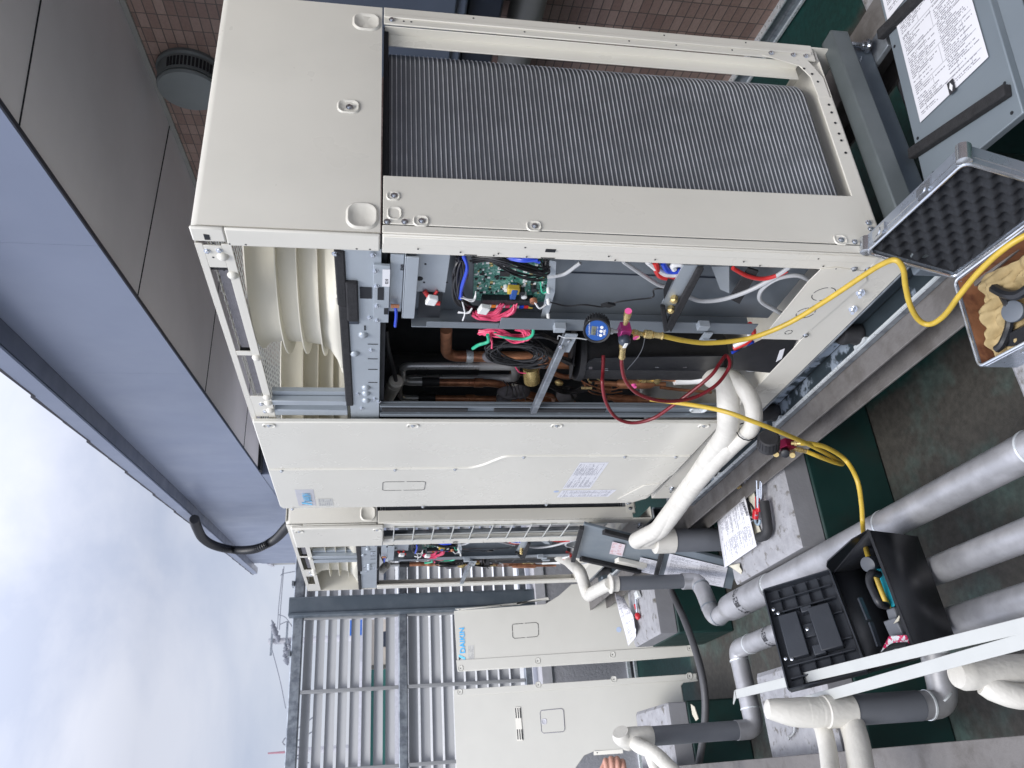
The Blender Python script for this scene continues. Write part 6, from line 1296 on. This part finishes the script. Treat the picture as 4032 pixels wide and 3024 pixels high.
mb = MB(); [mb.lathe(lb(*p_)+ln*.03, ln, [(0, .005), (.004, .005), (.005, .003)], 10) for p_ in ((.27, .88), (.74, .86), (.22, .93), (.5, .55), (.72, .94))]; mb.build('lid_screw', M['screw'], ld)
mb = MB(); mb.tube([L0+V((0, -.006, .003)), L1+V((0, -.006, .003))], .005, 8); mb.build('hinge', M['black'], t)
mb = MB(); mb.beam(P(3385, 2355, 2, -.2), P(3420, 2440, 2, -.2), .008, .012); mb.beam(P(3428, 2450, 2, -.2), P(3462, 2545, 2, -.2), .008, .012); mb.build('divider', M['black2'], t)
# contents
mb = MB(); mb.tube(smoothpath([P(3460, 2262, 2, -.20), P(3428, 2252, 2, -.16), P(3420, 2290, 2, -.15), P(3462, 2380, 2, -.15), P(3490, 2385, 2, -.19)], .02, 6), .011, 14); tag(mb.build('carry_handle', M['black'], loc=P(3450, 2330, 2, -.2), bev=0), 'curved black handle standing up inside the tool case', 'handle')
mb = MB(); a_ = P(3419, 2222, 2, -.178); mb.lathe(a_, V((-.25, -.35, .9)), [(-.03, .02), (-.003, .022), (0, .0225), (.004, .0225), (.005, .020)], 28); tag(mb.build('round_cap', mat('grey_cap', (.05, .055, .065), .45), loc=a_), 'round dark grey cap beside the hose in the tool case', 'cap')
mb = MB(); mb.hull8([P(3450, 2240, 2, -.27), P(3468, 2238, 2, -.27), P(3520, 2385, 2, -.27), P(3500, 2390, 2, -.27), P(3455, 2238, 2, -.215), P(3478, 2236, 2, -.215), P(3526, 2388, 2, -.215), P(3506, 2392, 2, -.215)]); tag(mb.build('vacuum_pump', M['teal'], loc=P(3490, 2310, 2, -.28), bev=.004), 'teal machine body seen inside the tool case', 'machine')
mb = MB(); mb.obox(P(3540, 2480, 2, -.23), (.03, 0, .006), (0, .03, 0), (0, 0, .018)); mb.obox(P(3528, 2425, 2, -.24), (.022, 0, 0), (0, .02, 0), (0, 0, .014)); tag(mb.build('charger', M['pipeg'], loc=P(3540, 2480, 2, -.24), bev=.004), 'dark grey charger block with slots in the tool case', 'charger')
mb = MB(); mb.prism([P(3532, 2438, 2, -.205), P(3546, 2418, 2, -.2), P(3540, 2445, 2, -.2), P(3520, 2456, 2, -.205)], (0, 0, .002)); tag(mb.build('paper_scrap', M['cardb'], loc=P(3535, 2440, 2, -.205)), 'pale scrap of card on the charger in the tool case', 'paper')
M['snack'] = uvmat('pink_striped_film', lambda t, n, l, b: None)
_t = M['snack'].node_tree; _b = _t.nodes['Principled BSDF']; _w = _t.nodes.new('ShaderNodeTexNoise'); _w.inputs['Scale'].default_value = 60; _r = _t.nodes.new('ShaderNodeValToRGB'); _r.color_ramp.interpolation = 'CONSTANT'; _r.color_ramp.elements[0].color = (.75, .75, .75, 1); _r.color_ramp.elements[1].position = .47; _r.color_ramp.elements[1].color = (.65, .03, .12, 1); _tc = _t.nodes.new('ShaderNodeTexCoord'); _t.links.new(_tc.outputs['Object'], _w.inputs[0]); _t.links.new(_w.outputs[0], _r.inputs[0]); _t.links.new(_r.outputs[0], _b.inputs['Base Color']); _b.inputs['Roughness'].default_value = .3
sheet('plastic_wrapper', 'pink and white printed plastic wrapper at the left end of the tool case', [P(3495, 2505, 2, -.19), P(3568, 2500, 2, -.19), P(3600, 2570, 2, -.17), P(3460, 2585, 2, -.17)], M['snack'], th=.001, curl=.008, seed=12, n=12, cat='wrapper')
mb = MB(); mb.tube(smoothpath([P(3458, 2592, 2, -.16), P(3515, 2542, 2, -.155), P(3575, 2540, 2, -.16)], .02, 6), .008, 4); tag(mb.build('black_strap', M['black'], loc=P(3515, 2550, 2, -.16)), 'black strap over the pink wrapper', 'strap')
# ---------------- aluminium case
t = thing('aluminium_case', 'open aluminium tool case with dark egg-crate foam in its lid', 'case', (-.2, -.2, -.31))
A_, B_ = V((-.065, .010, -.195)), V((-.300, .034, -.195)); dv = V((-.032, -.40, 0)); 
A2, B2 = A_+dv, B_+V((-.045, -.40, 0))
def wallbox(p, q, z0, z1, th=.004):
    d_ = (q-p).normalized(); s_ = V((-d_.y, d_.x, 0))*th; mb = MB(); mb.hull8([V((p.x, p.y, z0)), V((q.x, q.y, z0)), V((q.x+s_.x, q.y+s_.y, z0)), V((p.x+s_.x, p.y+s_.y, z0)), V((p.x, p.y, z1)), V((q.x, q.y, z1)), V((q.x+s_.x, q.y+s_.y, z1)), V((p.x+s_.x, p.y+s_.y, z1))]); return mb
for p, q in ((A_, B_), (B_, B2), (B2, A2), (A2, A_)):
    wallbox(p, q, -.30, -.197).build('case_side', M['alup'], t)
rim = [A_, B_, B2, A2]
mb = MB(); mb.tube(smoothpath([A_.lerp(B_, .5)]+[B_, B2, A2, A_]+[A_.lerp(B_, .5)], .018, 5), .0042, 8, caps=False); mb.build('case_rim', M['alu'], t)
mb = MB(); mb.tube(smoothpath([p+V((0, 0, -.012)) for p in [A_.lerp(B_, .5)]+[B_, B2, A2, A_]+[A_.lerp(B_, .5)]], .018, 5), .0035, 8, caps=False); mb.build('case_trim', M['alu'], t)
cen = (A_+B_+A2+B2)/4; ins = lambda p, k, z: V((cen.x+(p.x-cen.x)*k, cen.y+(p.y-cen.y)*k, z))
for p, q in ((A_, B_), (B_, B2), (B2, A2), (A2, A_)):
    mb = MB(); mb.prism([ins(p, .965, -.199), ins(q, .965, -.199), ins(q, .92, -.285), ins(p, .92, -.285)], V((0, 0, .001))); mb.build('wood_lining', M['wood'], t)
mb = MB(); mb.prism([ins(p, .965, -.288) for p in (A_, B_, B2, A2)], V((0, 0, .004))); mb.build('wood_floor', M['wood'], t)
mb = MB()
for f_ in (.35, .75):
    c_ = B_.lerp(B2, f_)+V((-.006, 0, -.02)); mb.obox(c_, (.005, 0, 0), (-.002, .022, 0), (0, 0, .014)); mb.tube([c_+V((-.008, -.018, .012)), c_+V((-.012, -.018, .0)), c_+V((-.012, .018, .0)), c_+V((-.008, .018, .012))], .002, 6)
mb.build('latch', M['alu'], t)
TL = V((.012, -.004, .035)); TR = TL+dv*1.0
# lid (leans back against the unit corner)
A1 = A_+V((.004, 0, .006)); LT = P(3411, 994, 1, -.012); LB = V((A1.x, -.002, A1.z)); dl = V((-.032, -.355, 0)); cor = [LB, LB+dl, LT+dl, LT]
nl = (cor[1]-cor[0]).cross(cor[3]-cor[0]).normalized()
if nl.dot(CAM-cor[0]) < 0: nl = -nl
mb = MB(); mb.prism([p-nl*.045 for p in cor], nl*-.003); lid = mb.build('lid_back', M['alup'], t)
for i in range(4):
    p, q = cor[i], cor[(i+1) % 4]; mb = MB(); s_ = (q-p).normalized().cross(nl)*.004; mb.prism([p, q, q-nl*.045, p-nl*.045], s_); mb.build('lid_side', M['alup'], lid)
for dz in (0, .016):
    mb = MB(); cp = [p-nl*dz for p in cor]; mb.tube(smoothpath([cp[0].lerp(cp[1], .5), cp[1], cp[2], cp[3], cp[0], cp[0].lerp(cp[1], .5)], .02, 5), .0045, 8, caps=False); mb.build('lid_rim', M['alu'], lid)
for i in (2, 3):
    mb = MB(); c_ = cor[i]-nl*.022; mb.lathe(c_-nl*-.024, -nl, [(0, .008), (.002, .0155), (.044, .0155), (.048, .01)], 16); mb.build('corner_cap', M['alu'], lid)
e_ = dl.normalized(); up_ = (LT-LB).normalized()
for f_ in (.18, .66):
    mb = MB(); c_ = LT+dl*f_+up_*.006-nl*.02; mb.obox(c_, e_*.024, nl*.012, up_*.003); mb.lathe(c_+up_*.002-e_*.004, up_, [(0, .012), (.003, .012)], 16); mb.obox(c_+nl*.018, e_*.018, nl*.004, up_*.004); mb.build('latch', M['alu'], lid)
# egg-crate foam
bs = [cor[0].lerp(cor[2], .03), None]
def egg(u, v):
    p = bil(cor, .03+.94*u, .04+.92*v); a = math.sin(2*math.pi*u*6.5)*math.sin(2*math.pi*v*4.6); e = min(u, 1-u, v, 1-v); return p-nl*(.014-.014*a-(.008 if e < .001 else 0))
mb = MB(); mb.grid(egg, 120, 84); mb.build('egg_crate_foam', M['eggfoam'], lid)
# foam hanging over the corner + cloth bag
rs = random.Random(4)
bx = [P(3880, 1085, 2, -.20), P(4120, 965, 2, -.20), P(4120, 1345, 2, -.222), P(3918, 1412, 2, -.222)]
def cloth(u, v):
    p = bil(bx, u, v); w_ = .012*math.sin(9*u+3*v)+.009*math.sin(17*v-6*u)+.006*math.sin(31*u+11*v)+.004*math.sin(47*v+20*u)
    w_ *= min(1, 6*min(v, 1-v)+.25)
    hole = max(0, 1-((u-.62)**2/.10+(v-.55)**2/.12)); return p+V((0, 0, w_-.075*hole+.012*(1-abs(2*v-1))))
mb = MB(); mb.grid(cloth, 60, 60); o = mb.build('cloth_bag', M['canvas'], loc=bx[0]); md = o.modifiers.new('t', 'SOLIDIFY'); md.thickness = .002; tag(o, 'crumpled tan cloth bag stuffed in the aluminium case', 'bag')
t = thing('power_tool', 'black tool with a round grey disc inside the tan cloth bag', 'tool', P(3995, 1230, 2, -.24))
mb = MB(); mb.tube(spline([P(3905, 1130, 2, -.19), P(3960, 1158, 2, -.185), P(4010, 1160, 2, -.19), P(4060, 1130, 2, -.19)], 6), .012, 8); mb.tube(spline([P(3950, 1160, 2, -.2), P(3972, 1210, 2, -.2), P(3975, 1280, 2, -.21), P(3950, 1350, 2, -.2), P(3925, 1375, 2, -.2)], 6), .010, 8); mb.hull8([P(3925, 1360, 2, -.26), P(3975, 1300, 2, -.26), P(4080, 1250, 2, -.26), P(4080, 1370, 2, -.26), P(3925, 1368, 2, -.205), P(3980, 1310, 2, -.205), P(4080, 1260, 2, -.205), P(4080, 1352, 2, -.205)]); mb.build('tool_body', M['black'], t)
mb = MB(); mb.lathe(P(4000, 1228, 2, -.21), V((-.1, -.3, 1)), [(0, .024), (.012, .026), (.015, .025), (.017, .018)], 30); mb.build('tool_disc', mat('disc_grey', (.10, .115, .135), .45), t)
# ---------------- person: only a loosely closed hand reaches into the picture at the left edge
hb = V((0, 0, 0)); H0 = Pd(2420, 3040, 2.55)
rx, ru, rf = CR, -CD, -FW     # hand basis: into picture from the left edge
mb = MB()
def hp(a, b, c): return H0+CR*a+CD*b+FW*c
kn = [(-.027, 0), (-.009, .004), (.010, .004), (.028, -.001)]
for i, (b, a) in enumerate(kn):
    L_ = (.92, 1, .98, .86)[i]
    mb.tube(spline([hp(-.05, b, .0), hp(-.006+a, b, -.012), hp(.028*L_+a, b, -.004), hp(.030*L_+a, b, .022), hp(.006, b, .034), hp(-.016, b, .026)], 6), [.0105]*7+[.0098]*10+[.009]*10+[.0085]*4, 12)
mb.tube(spline([hp(-.06, -.034, .0), hp(-.035, -.046, -.004), hp(-.01, -.043, .012), hp(.012, -.028, .028)], 6), .0105, 12)
mb.tube([hp(-.075, 0, .008), hp(-.045, 0, .006), hp(-.012, 0, .006)], [.030, .037, .030], 20); mb.tube([hp(-.30, .02, .0), hp(-.16, .01, .004), hp(-.09, 0, .006), hp(-.06, 0, .007)], [.046, .038, .027, .030], 20)
o = mb.build('person', M['skin'], loc=hp(-.2, 0, 0)); md = o.modifiers.new('fuse', 'REMESH'); md.mode = 'VOXEL'; md.voxel_size = .0024; md.use_smooth_shade = True; md2 = o.modifiers.new('soft', 'SMOOTH'); md2.iterations = 3
tag(o, 'bare closed hand reaching in at the left edge before the vented panel', 'person')
mb = MB(); mb.tube([hp(-.34, .022, 0), hp(-.30, .02, 0), hp(-.20, .013, .003)], [.062, .060, .052], 24, caps=False); mb.build('sleeve', M['navy'], o, thick=.003)
